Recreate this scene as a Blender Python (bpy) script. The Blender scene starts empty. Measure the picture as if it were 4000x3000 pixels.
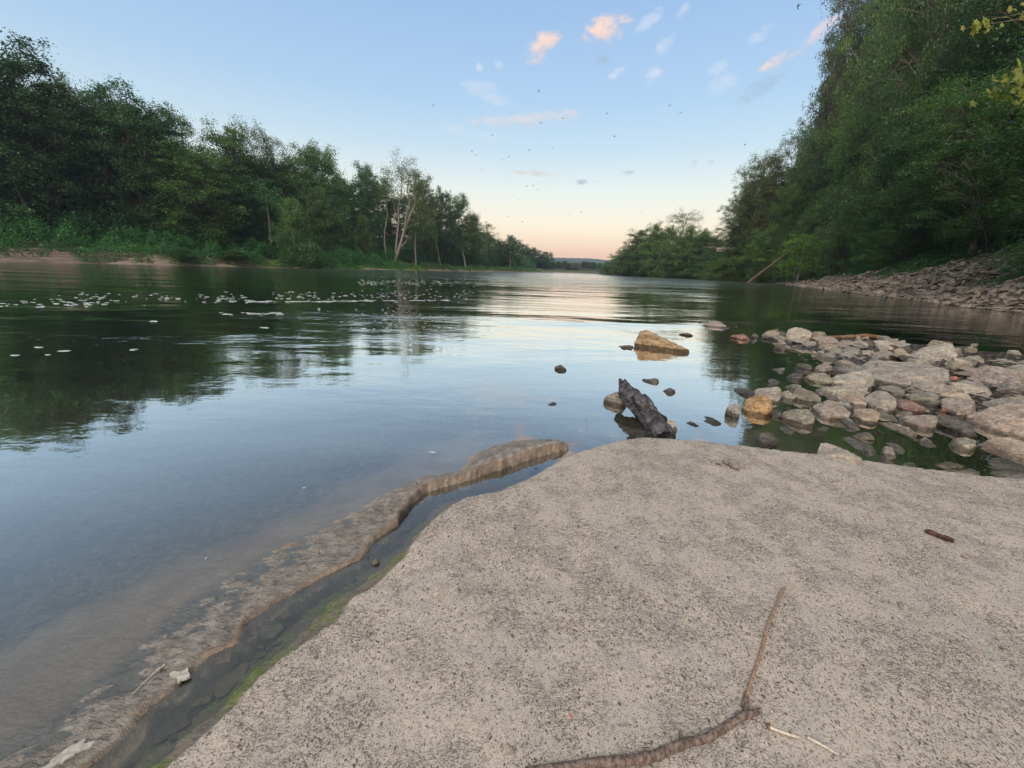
import bpy, bmesh, math, random
import numpy as np
from mathutils import Vector, Matrix
R = math.radians
rnd = random.Random(7)
C = bpy.context.scene.collection
scene = bpy.context.scene

# ---------------------------------------------------------------- helpers
def tag(o, label=None, cat=None, group=None, kind=None):
    if label: o['label'] = label
    if cat: o['category'] = cat
    if group: o['group'] = group
    if kind: o['kind'] = kind
    return o
def link(name, me, mat=None, parent=None):
    o = bpy.data.objects.new(name, me)
    C.objects.link(o)
    if mat is not None and me is not None and len(me.materials) == 0: me.materials.append(mat)
    if parent is not None: o.parent = parent
    return o
def empty(name, loc, rz=0.0):
    o = bpy.data.objects.new(name, None); C.objects.link(o)
    o.location = loc; o.rotation_euler = (0, 0, rz); o.empty_display_size = 0.2
    return o
def mesh_np(name, V, F, smooth=True):
    """V (n,3); F (m,k) all faces of k corners"""
    V = np.asarray(V, dtype=np.float32); F = np.asarray(F, dtype=np.int32)
    me = bpy.data.meshes.new(name)
    m, k = F.shape
    me.vertices.add(len(V)); me.vertices.foreach_set('co', V.ravel())
    me.loops.add(m * k); me.loops.foreach_set('vertex_index', F.ravel())
    me.polygons.add(m)
    me.polygons.foreach_set('loop_start', np.arange(0, m * k, k, dtype=np.int32))
    me.polygons.foreach_set('loop_total', np.full(m, k, dtype=np.int32))
    me.polygons.foreach_set('use_smooth', np.full(m, smooth, dtype=bool))
    me.update(calc_edges=True); me.validate()
    return me
def fattr(me, name, arr, domain='POINT'):
    a = me.attributes.new(name, 'FLOAT', domain)
    a.data.foreach_set('value', np.asarray(arr, dtype=np.float32).ravel())

_p = np.random.RandomState(11).permutation(256); _p = np.concatenate([_p, _p, _p])
_g3 = np.random.RandomState(5).normal(size=(256, 3)); _g3 /= np.linalg.norm(_g3, axis=1)[:, None]
def noise3(P):
    P = np.asarray(P, dtype=float); I = np.floor(P).astype(int); f = P - I; I &= 255
    u = f * f * f * (f * (f * 6 - 15) + 10); out = 0
    for dx in (0, 1):
        for dy in (0, 1):
            for dz in (0, 1):
                h = _p[_p[_p[(I[:, 0] + dx) & 255] + ((I[:, 1] + dy) & 255)] + ((I[:, 2] + dz) & 255)]
                g = _g3[h]; d = f - np.array([dx, dy, dz])
                w = (u[:, 0] if dx else 1 - u[:, 0]) * (u[:, 1] if dy else 1 - u[:, 1]) * (u[:, 2] if dz else 1 - u[:, 2])
                out = out + w * (g * d).sum(1)
    return out * 1.6
def noise2(x, y, s=1.0, seed=0.0, oct=1):
    o = 0; a = 1.0
    for k in range(oct):
        P = np.stack([np.ravel(x) * s + seed, np.ravel(y) * s - seed * .7, np.full(np.size(x), seed * 3.1 + .37 + k * 7.7)], 1)
        o = o + a * noise3(P); s *= 2.03; a *= .5
    return o.reshape(np.shape(x))
def fbm3(P, s, oct=3, seed=0.0):
    o = 0; a = 1.0; P = np.asarray(P) + seed
    for k in range(oct):
        o = o + a * noise3(P * s); s *= 2.1; a *= .5
    return o
def sstep(a, b, x):
    t = np.clip((x - a) / (b - a), 0, 1); return t * t * (3 - 2 * t)
def seg_dist(x, y, pts, closed=False):
    """unsigned distance, arclength of nearest point, side (+ left)"""
    x = np.ravel(x); y = np.ravel(y)
    best = np.full(x.shape, 1e18); arc = np.zeros(x.shape); side = np.zeros(x.shape)
    n = len(pts); s0 = 0.0
    for i in range(n if closed else n - 1):
        ax, ay = pts[i]; bx, by = pts[(i + 1) % n]
        ux, uy = bx - ax, by - ay; L2 = ux * ux + uy * uy + 1e-12; L = math.sqrt(L2)
        t = np.clip(((x - ax) * ux + (y - ay) * uy) / L2, 0, 1)
        d = (x - ax - t * ux) ** 2 + (y - ay - t * uy) ** 2
        m = d < best
        best[m] = d[m]; arc[m] = (s0 + t * L)[m]; side[m] = (ux * (y - ay) - uy * (x - ax))[m]
        s0 += L
    return np.sqrt(best), arc, side
def inside(x, y, pts):
    x = np.ravel(x); y = np.ravel(y); c = np.zeros(x.shape, bool); n = len(pts)
    for i in range(n):
        ax, ay = pts[i]; bx, by = pts[(i + 1) % n]
        if ay == by: continue
        c ^= ((ay > y) != (by > y)) & (x < (bx - ax) * (y - ay) / (by - ay) + ax)
    return c
def sdf(x, y, pts):
    """signed distance to closed polygon, + inside"""
    d, _, _ = seg_dist(x, y, pts, True)
    return np.where(inside(x, y, pts), d, -d).reshape(np.shape(x))

# ---------------------------------------------------------------- camera
W0, H0, FPX = 4000.0, 3000.0, 1530.0
CAMH = 1.4
PITCH = math.atan(446.7 / FPX); ROLL = R(1.98)
Mcam = Matrix.Rotation(math.pi / 2 - PITCH, 3, 'X') @ Matrix.Rotation(ROLL, 3, 'Z')
cam_d = bpy.data.cameras.new('camera'); cam_d.sensor_width = 36; cam_d.lens = 36 * FPX / W0
cam_d.clip_start = 0.05; cam_d.clip_end = 20000
cam = bpy.data.objects.new('camera', cam_d); C.objects.link(cam)
cam.matrix_world = Matrix.Translation((0, 0, CAMH)) @ Mcam.to_4x4()
scene.camera = cam
def ray(px, py):
    v = Mcam @ Vector(((px - W0 / 2) / FPX, -(py - H0 / 2) / FPX, -1.0)); return v.normalized()
def on_z(px, py, z=0.0):
    d = ray(px, py); t = (z - CAMH) / min(d.z, -1e-4); return Vector((d.x * t, d.y * t, z))
def at_y(px, py, Y):
    d = ray(px, py); t = Y / d.y; return Vector((d.x * t, Y, CAMH + d.z * t))
def P2(lst, z=0.0, s=1.0, ox=0.0, oy=0.0):
    return [tuple(on_z(ox + a * s, oy + b * s, z).xy) for a, b in lst]
OV = 4000 / 2212.0

# ---------------------------------------------------------------- materials
def new_mat(name):
    m = bpy.data.materials.new(name); m.use_nodes = True; t = m.node_tree; t.nodes.clear()
    return m, t
class NT:
    def __init__(s, t): s.t = t
    def n(s, typ, **kw):
        nd = s.t.nodes.new(typ)
        for k, v in kw.items():
            if k.startswith('_'): setattr(nd, k[1:], v)
        for k, v in kw.items():
            if k.startswith('_'): continue
            key = int(k[1:]) if k[0] == 'i' and k[1:].isdigit() else k.replace('__', ' ')
            s.set(nd.inputs[key], v)
        return nd
    def set(s, sock, v):
        if isinstance(v, bpy.types.NodeSocket): s.t.links.new(v, sock)
        elif isinstance(v, bpy.types.Node): s.t.links.new(v.outputs[0], sock)
        else:
            if isinstance(v, (tuple, list)) and len(v) == 3 and sock.type == 'RGBA': v = (*v, 1)
            sock.default_value = v
    def math(s, op, a, b=0.0, c=0.0, clamp=False):
        nd = s.t.nodes.new('ShaderNodeMath'); nd.operation = op; nd.use_clamp = clamp
        s.set(nd.inputs[0], a); s.set(nd.inputs[1], b); s.set(nd.inputs[2], c); return nd.outputs[0]
    def vmath(s, op, a, b=(0, 0, 0), scale=None):
        nd = s.t.nodes.new('ShaderNodeVectorMath'); nd.operation = op
        s.set(nd.inputs[0], a); s.set(nd.inputs[1], b)
        if scale is not None: s.set(nd.inputs[3], scale)
        return nd.outputs[1] if op in ('DOT_PRODUCT', 'LENGTH', 'DISTANCE') else nd.outputs[0]
    def mix(s, f, a, b, blend='MIX'):
        nd = s.t.nodes.new('ShaderNodeMix'); nd.data_type = 'RGBA'; nd.blend_type = blend
        s.set(nd.inputs[0], f); s.set(nd.inputs[6], a); s.set(nd.inputs[7], b); return nd.outputs[2]
    def rng(s, v, a, b, c=0.0, d=1.0, interp='SMOOTHSTEP'):
        nd = s.t.nodes.new('ShaderNodeMapRange'); nd.interpolation_type = interp
        s.set(nd.inputs[0], v)
        for i, q in enumerate((a, b, c, d)): s.set(nd.inputs[i + 1], q)
        return nd.outputs[0]
    def noise(s, vec, scale, detail=2.0, rough=.5, dist=0.0):
        nd = s.n('ShaderNodeTexNoise', Vector=vec, Scale=scale, Detail=detail, Roughness=rough, Distortion=dist); return nd.outputs[0]
    def vor(s, vec, scale, feature='F1', rand=1.0, out=0):
        nd = s.t.nodes.new('ShaderNodeTexVoronoi'); nd.feature = feature
        s.set(nd.inputs['Vector'], vec); s.set(nd.inputs['Scale'], scale); s.set(nd.inputs['Randomness'], rand)
        return nd.outputs[out]
    def mapping(s, vec, scale=(1, 1, 1), rot=(0, 0, 0), loc=(0, 0, 0)):
        return s.n('ShaderNodeMapping', Vector=vec, Scale=scale, Rotation=rot, Location=loc).outputs[0]
    def attr(s, name): return s.n('ShaderNodeAttribute', _attribute_name=name).outputs[2]
    def pos(s): return s.n('ShaderNodeNewGeometry').outputs[0]
    def bump(s, h, dist=1.0, strength=1.0, normal=None):
        nd = s.n('ShaderNodeBump', Height=h, Distance=dist, Strength=strength)
        if normal is not None: s.set(nd.inputs['Normal'], normal)
        return nd.outputs[0]
    def out(s, sh): s.t.links.new(sh if isinstance(sh, bpy.types.NodeSocket) else sh.outputs[0], s.n('ShaderNodeOutputMaterial').inputs[0])
    def pbr(s, col, rough=.8, normal=None, spec=.3, **kw):
        nd = s.n('ShaderNodeBsdfPrincipled', **kw); s.set(nd.inputs['Base Color'], col); s.set(nd.inputs['Roughness'], rough)
        s.set(nd.inputs['Specular IOR Level'], spec)
        if normal is not None: s.set(nd.inputs['Normal'], normal)
        return nd

def ground_material():
    m, t = new_mat('river_stone_slab'); n = NT(t); p = n.pos()
    sA, sB, sL, sS, sC = (n.attr(k) for k in ('sdA', 'sdB', 'sdL', 'sdS', 'dC'))
    # ---- dry pinkish concrete with dark pits
    big = n.noise(p, 1.3, 4, .6)
    fine = n.noise(p, 55, 4, .65)
    mid = n.noise(p, 9, 3, .6)
    base = n.mix(n.rng(big, .35, .65), (.455, .375, .30), (.41, .345, .28))
    base = n.mix(n.rng(mid, .42, .68), base, (.375, .325, .275))
    base = n.mix(n.math('MULTIPLY', n.rng(fine, .5, .75), .55), base, (.54, .46, .385))
    base = n.mix(n.math('MULTIPLY', n.rng(fine, .48, .30), .75), base, (.17, .145, .12))
    gr = n.noise(n.mapping(p, (1, 1.5, 1), rot=(0, 0, .5)), 150, 3, .7)
    base = n.mix(n.math('MULTIPLY', n.rng(gr, .49, .38), .75), base, (.12, .10, .085))
    # lighter cement patches, rusty and grey patches
    patch = n.noise(n.mapping(p, (1, 1, 1), loc=(4, 9, 0)), 3.1, 3, .7)
    base = n.mix(n.math('MULTIPLY', n.rng(patch, .55, .75), .3), base, (.26, .245, .22))
    rust = n.noise(n.mapping(p, loc=(14, 3, 0)), 6.0, 3, .7)
    base = n.mix(n.math('MULTIPLY', n.rng(rust, .64, .75), .5), base, (.30, .2, .13))
    warp = n.vmath('ADD', p, n.vmath('SCALE', n.n('ShaderNodeTexNoise', Vector=p, Scale=30.0, Detail=1.0).outputs[1], scale=.02))
    pm = n.mapping(warp, (1.0, .72, 1), rot=(0, 0, .35))
    dens = n.noise(n.mapping(p, loc=(3, 1, 0)), 1.9, 4, .6)
    dens2 = n.noise(n.mapping(p, loc=(8, 5, 0)), 7.0, 2, .5)
    dn = n.math('ADD', n.rng(dens, .38, .64), n.rng(dens2, .5, .7, 0, .4))
    pits = None
    for sc, r0, thr in ((48, .30, .20), (95, .38, .42), (190, .46, .55)):
        v = n.t.nodes.new('ShaderNodeTexVoronoi'); n.set(v.inputs['Vector'], pm); v.inputs['Scale'].default_value = sc
        rr = n.n('ShaderNodeSeparateColor', Color=v.outputs['Color'])
        lim = n.math('MULTIPLY', n.math('ADD', dn, .3), thr)
        on = n.math('LESS_THAN', rr.outputs[0], lim)
        rad = n.math('MULTIPLY', rr.outputs[1], r0)
        k = n.math('MULTIPLY', on, n.rng(v.outputs['Distance'], n.math('ADD', rad, .1), n.math('MULTIPLY', rad, .6), 0, 1))
        pits = k if pits is None else n.math('MAXIMUM', pits, k)
    # elongated curled grooves
    gv = n.noise(n.mapping(warp, (1, 2.6, 1), rot=(0, 0, -.25)), 26, 3, .6, 1.2)
    groove = n.math('MULTIPLY', n.rng(n.math('ABSOLUTE', n.math('SUBTRACT', gv, .5)), .022, .005), n.rng(dens2, .46, .56))
    pits_c = n.math('MULTIPLY', n.math('MAXIMUM', pits, n.math('MULTIPLY', groove, .7)), .85, clamp=True)
    pitcol = n.mix(n.rng(mid, .45, .6), (.045, .04, .038), (.11, .07, .05))
    dry = n.mix(pits_c, base, pitcol)
    # ---- wet rock of ledge, strip and bed
    st = n.noise(n.mapping(warp, (1.2, 3.2, 1), rot=(0, 0, .55)), 24, 5, .65, .8)
    lump = n.noise(p, 14, 5, .65)
    wet = n.mix(n.rng(lump, .3, .7), (.165, .14, .115), (.285, .25, .21))
    wet = n.mix(n.math('MULTIPLY', n.rng(st, .5, .36), .8), wet, (.07, .06, .052))
    wet = n.mix(n.math('MULTIPLY', n.rng(st, .56, .72), .5), wet, (.30, .275, .245))
    wet = n.mix(n.math('MULTIPLY', n.rng(n.math('ADD', sC, n.math('MULTIPLY', n.math('SUBTRACT', lump, .5), .09)), .066, .036), .9), wet, (.035, .03, .025))  # cliff by the runnel darkened in the colour, in place of undercut shade
    # submerged shelf: brown-mauve, silted
    silt = n.mix(n.rng(n.noise(p, 3.5, 4, .6), .35, .65), (.31, .225, .16), (.42, .32, .24))
    silt = n.mix(n.math('MULTIPLY', n.rng(lump, .55, .7), .35), silt, (.10, .085, .05))
    shelfm = n.math('MULTIPLY', n.rng(n.math('ADD', sL, n.math('MULTIPLY', n.math('SUBTRACT', lump, .5), .14)), .09, -.02), n.rng(sS, -.14, .03))
    wet = n.mix(shelfm, wet, silt)
    # channel floor dark; moss on the slab side
    chan = n.math('MULTIPLY', n.rng(sB, .01, -.03), n.math('MULTIPLY', n.rng(sS, .015, -.01), n.rng(sC, .5, .4)))
    wet = n.mix(n.math('MULTIPLY', chan, .8), wet, (.035, .03, .025))
    strip = n.math('MULTIPLY', n.rng(sA, .0, -.015), n.rng(n.math('ADD', sB, n.math('MULTIPLY', n.math('SUBTRACT', lump, .5), .12)), -.05, -.01))
    moss = n.math('MULTIPLY', strip, n.rng(n.math('ADD', n.noise(p, 7, 5, .7), n.math('MULTIPLY', n.rng(n.n('ShaderNodeSeparateXYZ', Vector=p).outputs[1], 1.3, 2.3), -.16)), .40, .54))
    wet = n.mix(n.math('MULTIPLY', strip, .5), wet, (.14, .11, .08))
    wet = n.mix(n.math('MULTIPLY', moss, .8), wet, n.mix(n.rng(fine, .3, .7), (.06, .085, .015), (.16, .20, .035)))
    edge_n = n.math('ADD', n.math('MULTIPLY', n.math('SUBTRACT', n.noise(p, 26, 4, .7), .5), .035), n.math('MULTIPLY', n.math('SUBTRACT', n.noise(p, 6, 2, .5), .5), .05))
    dm = n.rng(n.math('ADD', sA, edge_n), -.004, .005)
    # pale dry crust on top of the ledge tip
    z = n.n('ShaderNodeSeparateXYZ', Vector=p).outputs[2]
    crust = n.math('MULTIPLY', n.rng(z, .062, .08), n.rng(lump, .4, .55))
    wet = n.mix(n.math('MULTIPLY', crust, .7), wet, (.36, .31, .25))
    spm = n.attr('spit')
    gvv = n.t.nodes.new('ShaderNodeTexVoronoi'); n.set(gvv.inputs['Vector'], warp); gvv.inputs['Scale'].default_value = 16
    gcol = n.mix(n.n('ShaderNodeSeparateColor', Color=gvv.outputs['Color']).outputs[0], (.05, .038, .028), (.17, .13, .10))
    gcol = n.mix(n.rng(gvv.outputs['Distance'], .35, .6), gcol, (.02, .016, .012))
    wet = n.mix(n.rng(spm, -.9, -.3), wet, gcol)
    col = n.mix(dm, wet, dry)
    rough = n.math('ADD', n.math('MULTIPLY', dm, .45), .42)
    hd = n.math('ADD', n.math('MULTIPLY', pits_c, -.004), n.math('MULTIPLY', fine, .003))
    hw = n.math('ADD', n.math('MULTIPLY', st, .016), n.math('MULTIPLY', lump, .012))
    h = n.n('ShaderNodeMix', i0=dm, i2=hw, i3=hd)
    h2 = n.math('ADD', h.outputs[0], n.math('MULTIPLY', dm, .004))
    n.out(n.pbr(col, rough, n.bump(h2, 1.0, .8), .25)); return m

def water_material():
    m, t = new_mat('river_water'); n = NT(t); p = n.pos()
    depth = n.attr('depth'); dist = n.attr('dist'); calm = n.attr('rough')
    # wave heights in metres, world space
    a = n.noise(n.mapping(p, (.55, 1.25, 1), rot=(0, 0, .18)), 1.15, 3, .55, .3)
    b = n.noise(n.mapping(p, (.7, 1.3, 1), rot=(0, 0, -.12)), 5.0, 3, .55, .3)
    c = n.noise(n.mapping(p, (.6, 1.5, 1), rot=(0, 0, .1)), .22, 3, .5, .2)
    d = n.noise(n.mapping(p, (.7, 1.4, 1), rot=(0, 0, .05)), 17.0, 2, .5)
    patch = n.rng(n.noise(n.mapping(p, (.5, 1.1, 1)), .16, 3, .55, .4), .40, .62, .25, 1.0)
    am = n.math('MULTIPLY', patch, calm)
    h = n.math('MULTIPLY', a, n.math('MULTIPLY', am, .020))
    h = n.math('ADD', h, n.math('MULTIPLY', n.math('MULTIPLY', b, am), .0060))
    h = n.math('ADD', h, n.math('MULTIPLY', n.math('MULTIPLY', c, calm), .06))
    h = n.math('ADD', h, n.math('MULTIPLY', n.math('MULTIPLY', d, am), .0007))
    nrm = n.bump(h, 1.0, 1.0)
    rough = n.math('ADD', n.rng(dist, 15, 160, .012, .13), n.rng(calm, 1.2, 2.5, 0, .05))
    gl = n.n('ShaderNodeBsdfGlossy', Color=(.95, .95, .93), Roughness=rough, Normal=nrm)
    fr = n.n('ShaderNodeFresnel', IOR=1.333, Normal=nrm)
    F0 = fr.outputs[0]
    f = n.math('SUBTRACT', 1.0, n.math('EXPONENT', n.math('MULTIPLY', n.math('ADD', n.math('MULTIPLY', F0, 3.3), n.math('MULTIPLY', n.math('MULTIPLY', F0, F0), 24.0)), -1.0)))
    murk = n.n('ShaderNodeBsdfDiffuse', Color=(.10, .108, .066))
    tr = n.n('ShaderNodeBsdfTransparent', Color=(.93, .95, .90))
    op = n.math('SUBTRACT', 1.0, n.math('EXPONENT', n.math('MULTIPLY', n.math('MAXIMUM', depth, 0.0), -2.6)))
    body = n.n('ShaderNodeMixShader', i0=op); t.links.new(tr.outputs[0], body.inputs[1]); t.links.new(murk.outputs[0], body.inputs[2])
    sh = n.n('ShaderNodeMixShader', i0=f); t.links.new(body.outputs[0], sh.inputs[1]); t.links.new(gl.outputs[0], sh.inputs[2])
    n.out(sh); return m

def rock_material(name, c1, c2, scale=6.0, wetline=.035, dark=.4, streak=1.0, bumpk=.02):
    m, t = new_mat(name); n = NT(t)
    tc = n.n('ShaderNodeTexCoord'); o = tc.outputs['Object']; oi = n.n('ShaderNodeObjectInfo')
    o = n.vmath('ADD', o, n.vmath('SCALE', (7.3, 3.1, 5.7), scale=n.math('MULTIPLY', oi.outputs['Random'], 20.0)))
    a = n.noise(n.mapping(o, (1, 1, 1 + streak * 2.2), rot=(.25, .15, 0)), scale, 5, .62, .4)
    b = n.noise(o, scale * 5, 4, .65)
    g = n.noise(o, scale * 16, 2, .6)
    col = n.mix(n.rng(a, .36, .62), c1, c2)
    col = n.mix(n.math('MULTIPLY', n.rng(b, .54, .38), .55), col, tuple(x * .45 for x in c1))
    col = n.mix(n.math('MULTIPLY', n.rng(b, .56, .7), .35), col, tuple(min(1, x * 1.5) for x in c2))
    col = n.mix(n.math('MULTIPLY', n.rng(g, .6, .72), .4), col, tuple(x * .4 for x in c1))
    hs = n.n('ShaderNodeHueSaturation', Color=col, Value=n.math('ADD', .82, n.math('MULTIPLY', oi.outputs['Random'], .36)), Saturation=n.math('ADD', .85, n.math('MULTIPLY', oi.outputs['Random'], .3)))
    z = n.n('ShaderNodeSeparateXYZ', Vector=n.pos()).outputs[2]
    w = n.rng(n.math('ADD', z, n.math('MULTIPLY', n.math('SUBTRACT', b, .5), .04)), wetline + .012, wetline - .012)
    col = n.mix(w, hs.outputs[0], n.mix(1.0, hs.outputs[0], (dark, dark * .95, dark * .85), 'MULTIPLY'))
    h = n.math('ADD', n.math('MULTIPLY', a, bumpk * 1.3), n.math('ADD', n.math('MULTIPLY', b, bumpk * .45), n.math('MULTIPLY', g, bumpk * .12)))
    n.out(n.pbr(col, n.math('SUBTRACT', .85, n.math('MULTIPLY', w, .5)), n.bump(h, 1.0, .9), .25)); return m

def leaf_material(name, c1, c2, c3, trans=.32, rough=.5):
    m, t = new_mat(name); n = NT(t)
    tc = n.n('ShaderNodeTexCoord').outputs['Object']; oi = n.n('ShaderNodeObjectInfo').outputs['Random']
    r = n.attr('leaf')
    a = n.noise(tc, .45, 3, .6)
    col = n.mix(n.rng(n.math('ADD', n.math('MULTIPLY', a, .8), n.math('MULTIPLY', r, .35)), .42, .78), c1, c2)
    col = n.mix(n.rng(r, .93, .97, 0, .7), col, c3)
    hs = n.n('ShaderNodeHueSaturation', Color=col, Hue=n.math('ADD', .488, n.math('MULTIPLY', oi, .024)), Value=n.math('ADD', .78, n.math('MULTIPLY', oi, .44)))
    pb = n.pbr(hs.outputs[0], rough, None, .35)
    tl = n.n('ShaderNodeBsdfTranslucent', Color=n.mix(1.0, hs.outputs[0], (1.0, 1.25, .6), 'MULTIPLY'))
    mx = n.n('ShaderNodeMixShader', i0=trans); t.links.new(pb.outputs[0], mx.inputs[1]); t.links.new(tl.outputs[0], mx.inputs[2])
    n.out(mx); return m

def bark_material(name, c1, c2, scale=3.0, bk=.03):
    m, t = new_mat(name); n = NT(t); o = n.n('ShaderNodeTexCoord').outputs['Object']
    a = n.noise(n.mapping(o, (1, 1, .22)), scale * 3, 5, .65); b = n.noise(o, scale, 3, .6)
    col = n.mix(n.rng(a, .38, .62), c1, c2); col = n.mix(n.math('MULTIPLY', n.rng(b, .5, .7), .4), col, tuple(x * .5 for x in c1))
    n.out(n.pbr(col, .85, n.bump(a, bk, 1.0), .2)); return m

def soil_material():
    m, t = new_mat('bank_soil'); n = NT(t); p = n.pos()
    kind = n.attr('rightness'); dd = n.attr('inland')
    a = n.noise(p, .9, 5, .65); b = n.noise(p, 4.5, 4, .65)
    layer = n.noise(n.mapping(p, (.25, .25, 5)), 1.0, 4, .6)
    sand = n.mix(n.rng(layer, .38, .62), (.13, .10, .07), (.27, .205, .15))
    sand = n.mix(n.math('MULTIPLY', n.rng(b, .52, .4), .6), sand, (.1, .068, .045))
    soilr = n.mix(n.rng(b, .35, .65), (.07, .052, .035), (.14, .105, .075))
    base = n.mix(kind, sand, soilr)
    green = n.mix(n.rng(b, .35, .7), (.03, .05, .012), (.08, .12, .025))
    gm = n.rng(n.math('ADD', dd, n.math('MULTIPLY', n.math('SUBTRACT', a, .5), 6.0)), 2.2, 4.2)
    base = n.mix(n.math('MULTIPLY', gm, n.math('SUBTRACT', .85, n.math('MULTIPLY', kind, .45))), base, green)
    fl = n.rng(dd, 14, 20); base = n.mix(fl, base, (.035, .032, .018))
    n.out(n.pbr(base, .9, n.bump(n.math('ADD', n.math('MULTIPLY', b, .12), n.math('MULTIPLY', a, .2)), 1.0, .9), .2)); return m

def plain(name, c1, c2, scale=20, rough=.8, bk=.01):
    m, t = new_mat(name); n = NT(t); o = n.n('ShaderNodeTexCoord').outputs['Object']
    a = n.noise(o, scale, 4, .6)
    n.out(n.pbr(n.mix(n.rng(a, .35, .65), c1, c2), rough, n.bump(a, bk, .8), .3)); return m

# ---------------------------------------------------------------- world (dusk sky, real directions)
def build_world():
    w = bpy.data.worlds.new('World'); scene.world = w; w.use_nodes = True; t = w.node_tree; t.nodes.clear(); n = NT(t)
    d = n.n('ShaderNodeTexCoord').outputs['Generated']
    s = n.n('ShaderNodeSeparateXYZ', Vector=d); z = s.outputs[2]
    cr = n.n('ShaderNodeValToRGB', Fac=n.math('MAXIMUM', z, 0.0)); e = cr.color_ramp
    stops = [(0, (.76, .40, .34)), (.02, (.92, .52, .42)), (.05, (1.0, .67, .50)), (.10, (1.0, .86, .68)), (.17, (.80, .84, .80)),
             (.25, (.54, .70, .83)), (.33, (.41, .595, .82)), (.47, (.31, .485, .78)), (.7, (.46, .53, .62)), (1, (.95, .93, .90))]  # unseen zenith brightened to light the upward faces
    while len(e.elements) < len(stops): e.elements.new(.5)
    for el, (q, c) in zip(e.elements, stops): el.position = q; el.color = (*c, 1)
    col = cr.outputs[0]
    # warm glow added in the unseen sky behind the photographer, brightening slab and foliage
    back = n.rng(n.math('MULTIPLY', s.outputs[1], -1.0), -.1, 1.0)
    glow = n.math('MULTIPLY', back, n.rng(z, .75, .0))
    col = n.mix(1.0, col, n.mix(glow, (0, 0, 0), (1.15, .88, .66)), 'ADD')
    clear = col
    # clouds
    nz = n.noise(n.mapping(d, (1, 1, 2.2)), 26, 4, .62, .3); nz2 = n.noise(n.mapping(d, (1, 1, 2.0)), 70, 2, .6)
    nn = n.math('ADD', n.math('MULTIPLY', n.math('SUBTRACT', nz, .5), 3.4), n.math('MULTIPLY', n.math('SUBTRACT', nz2, .5), 1.2))
    clouds = [  # px, py, half-length, half-height (px), tilt deg, opacity, tint
        (2365, 115, 100, 45, 14, 1.0, 0), (2125, 180, 70, 42, 30, .9, 0), (2535, 80, 60, 22, 30, .5, 2), (2665, 42, 30, 16, 40, .5, 2),
        (1872, 260, 20, 16, 30, .6, 2), (1948, 255, 14, 26, 60, .4, 2), (2355, 230, 42, 22, 0, .5, 1), (2405, 288, 34, 16, 25, .7, 2),
        (2555, 292, 32, 30, 40, .6, 2), (2605, 170, 42, 24, 30, .45, 2), (3040, 235, 62, 22, 22, .85, 0),
        (3190, 140, 95, 26, 35, .6, 0), (2975, 130, 44, 26, 30, .45, 2), (2815, 330, 60, 40, 20, .4, 2), (2965, 350, 80, 34, 25, .35, 1),
        (2810, 262, 40, 24, 20, .35, 2), (1900, 362, 100, 36, -8, .38, 2), (2040, 466, 220, 26, 6, .42, 0), (1860, 520, 140, 16, -6, .25, 2),
        (2088, 676, 92, 13, -4, .75, 3), (2272, 711, 24, 11, 0, .9, 1), (2458, 672, 28, 9, 0, .6, 1), (2712, 636, 18, 14, 40, .45, 1), (2775, 638, 16, 12, -30, .4, 1),
        ]
    tints = [(.98, .68, .56), (.30, .37, .48), (.72, .76, .86), (.66, .55, .52)]
    for px, py, a, b, tl, op, ti in clouds:
        c = ray(px, py); up = Vector((0, 0, 1)); u = up.cross(c).normalized() * -1; u = c.cross(up).normalized(); v = u.cross(c).normalized()
        ct, sn = math.cos(R(tl)), math.sin(R(tl)); u2 = u * ct + v * sn; v2 = v * ct - u * sn
        k = FPX / (1 / math.sqrt(1 + ((px - 2000) / FPX) ** 2 + ((py - 1500) / FPX) ** 2)) / 1.0
        sc = k * 0 + FPX * math.sqrt(1 + ((px - 2000) ** 2 + (py - 1500) ** 2) / FPX ** 2)
        x = n.vmath('DOT_PRODUCT', d, tuple(u2 * (sc / (a * 1.1)))); y = n.vmath('DOT_PRODUCT', d, tuple(v2 * (sc / (b * 1.1))))
        r2 = n.math('ADD', n.math('MULTIPLY', x, x), n.math('MULTIPLY', y, y))
        f = n.math('GREATER_THAN', n.vmath('DOT_PRODUCT', d, tuple(c)), .5)
        mk = n.math('MULTIPLY', n.rng(n.math('SUBTRACT', r2, nn), 1.1, -.35), n.math('MULTIPLY', n.math('MULTIPLY', f, n.rng(r2, 2.6, .8)), op))
        tint = tints[ti]
        if ti == 0:  # lit edge above, greyer below
            tint = n.mix(n.rng(n.math('ADD', y, n.math('MULTIPLY', nn, .5)), -.9, .5), (.62, .56, .62), (1.0, .70, .56))
        col = n.mix(mk, col, tint)
    sky = n.n('ShaderNodeTexSky', _sky_type='NISHITA', _sun_disc=False, _sun_elevation=R(4), _sun_rotation=R(200), _altitude=100.0)
    col_in = clear
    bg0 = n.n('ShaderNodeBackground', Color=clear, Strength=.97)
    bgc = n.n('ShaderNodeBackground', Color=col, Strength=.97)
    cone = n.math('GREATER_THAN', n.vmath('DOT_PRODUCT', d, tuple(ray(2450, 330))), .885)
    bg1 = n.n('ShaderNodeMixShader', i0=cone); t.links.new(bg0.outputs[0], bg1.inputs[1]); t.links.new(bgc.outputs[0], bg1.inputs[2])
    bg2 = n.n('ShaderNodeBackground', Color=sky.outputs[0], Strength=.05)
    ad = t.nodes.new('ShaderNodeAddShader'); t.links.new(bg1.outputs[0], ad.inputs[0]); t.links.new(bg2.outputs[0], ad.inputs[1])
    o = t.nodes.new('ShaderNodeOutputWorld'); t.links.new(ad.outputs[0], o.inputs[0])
    w.cycles.sampling_method = 'MANUAL'; w.cycles.sample_map_resolution = 1024
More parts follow.
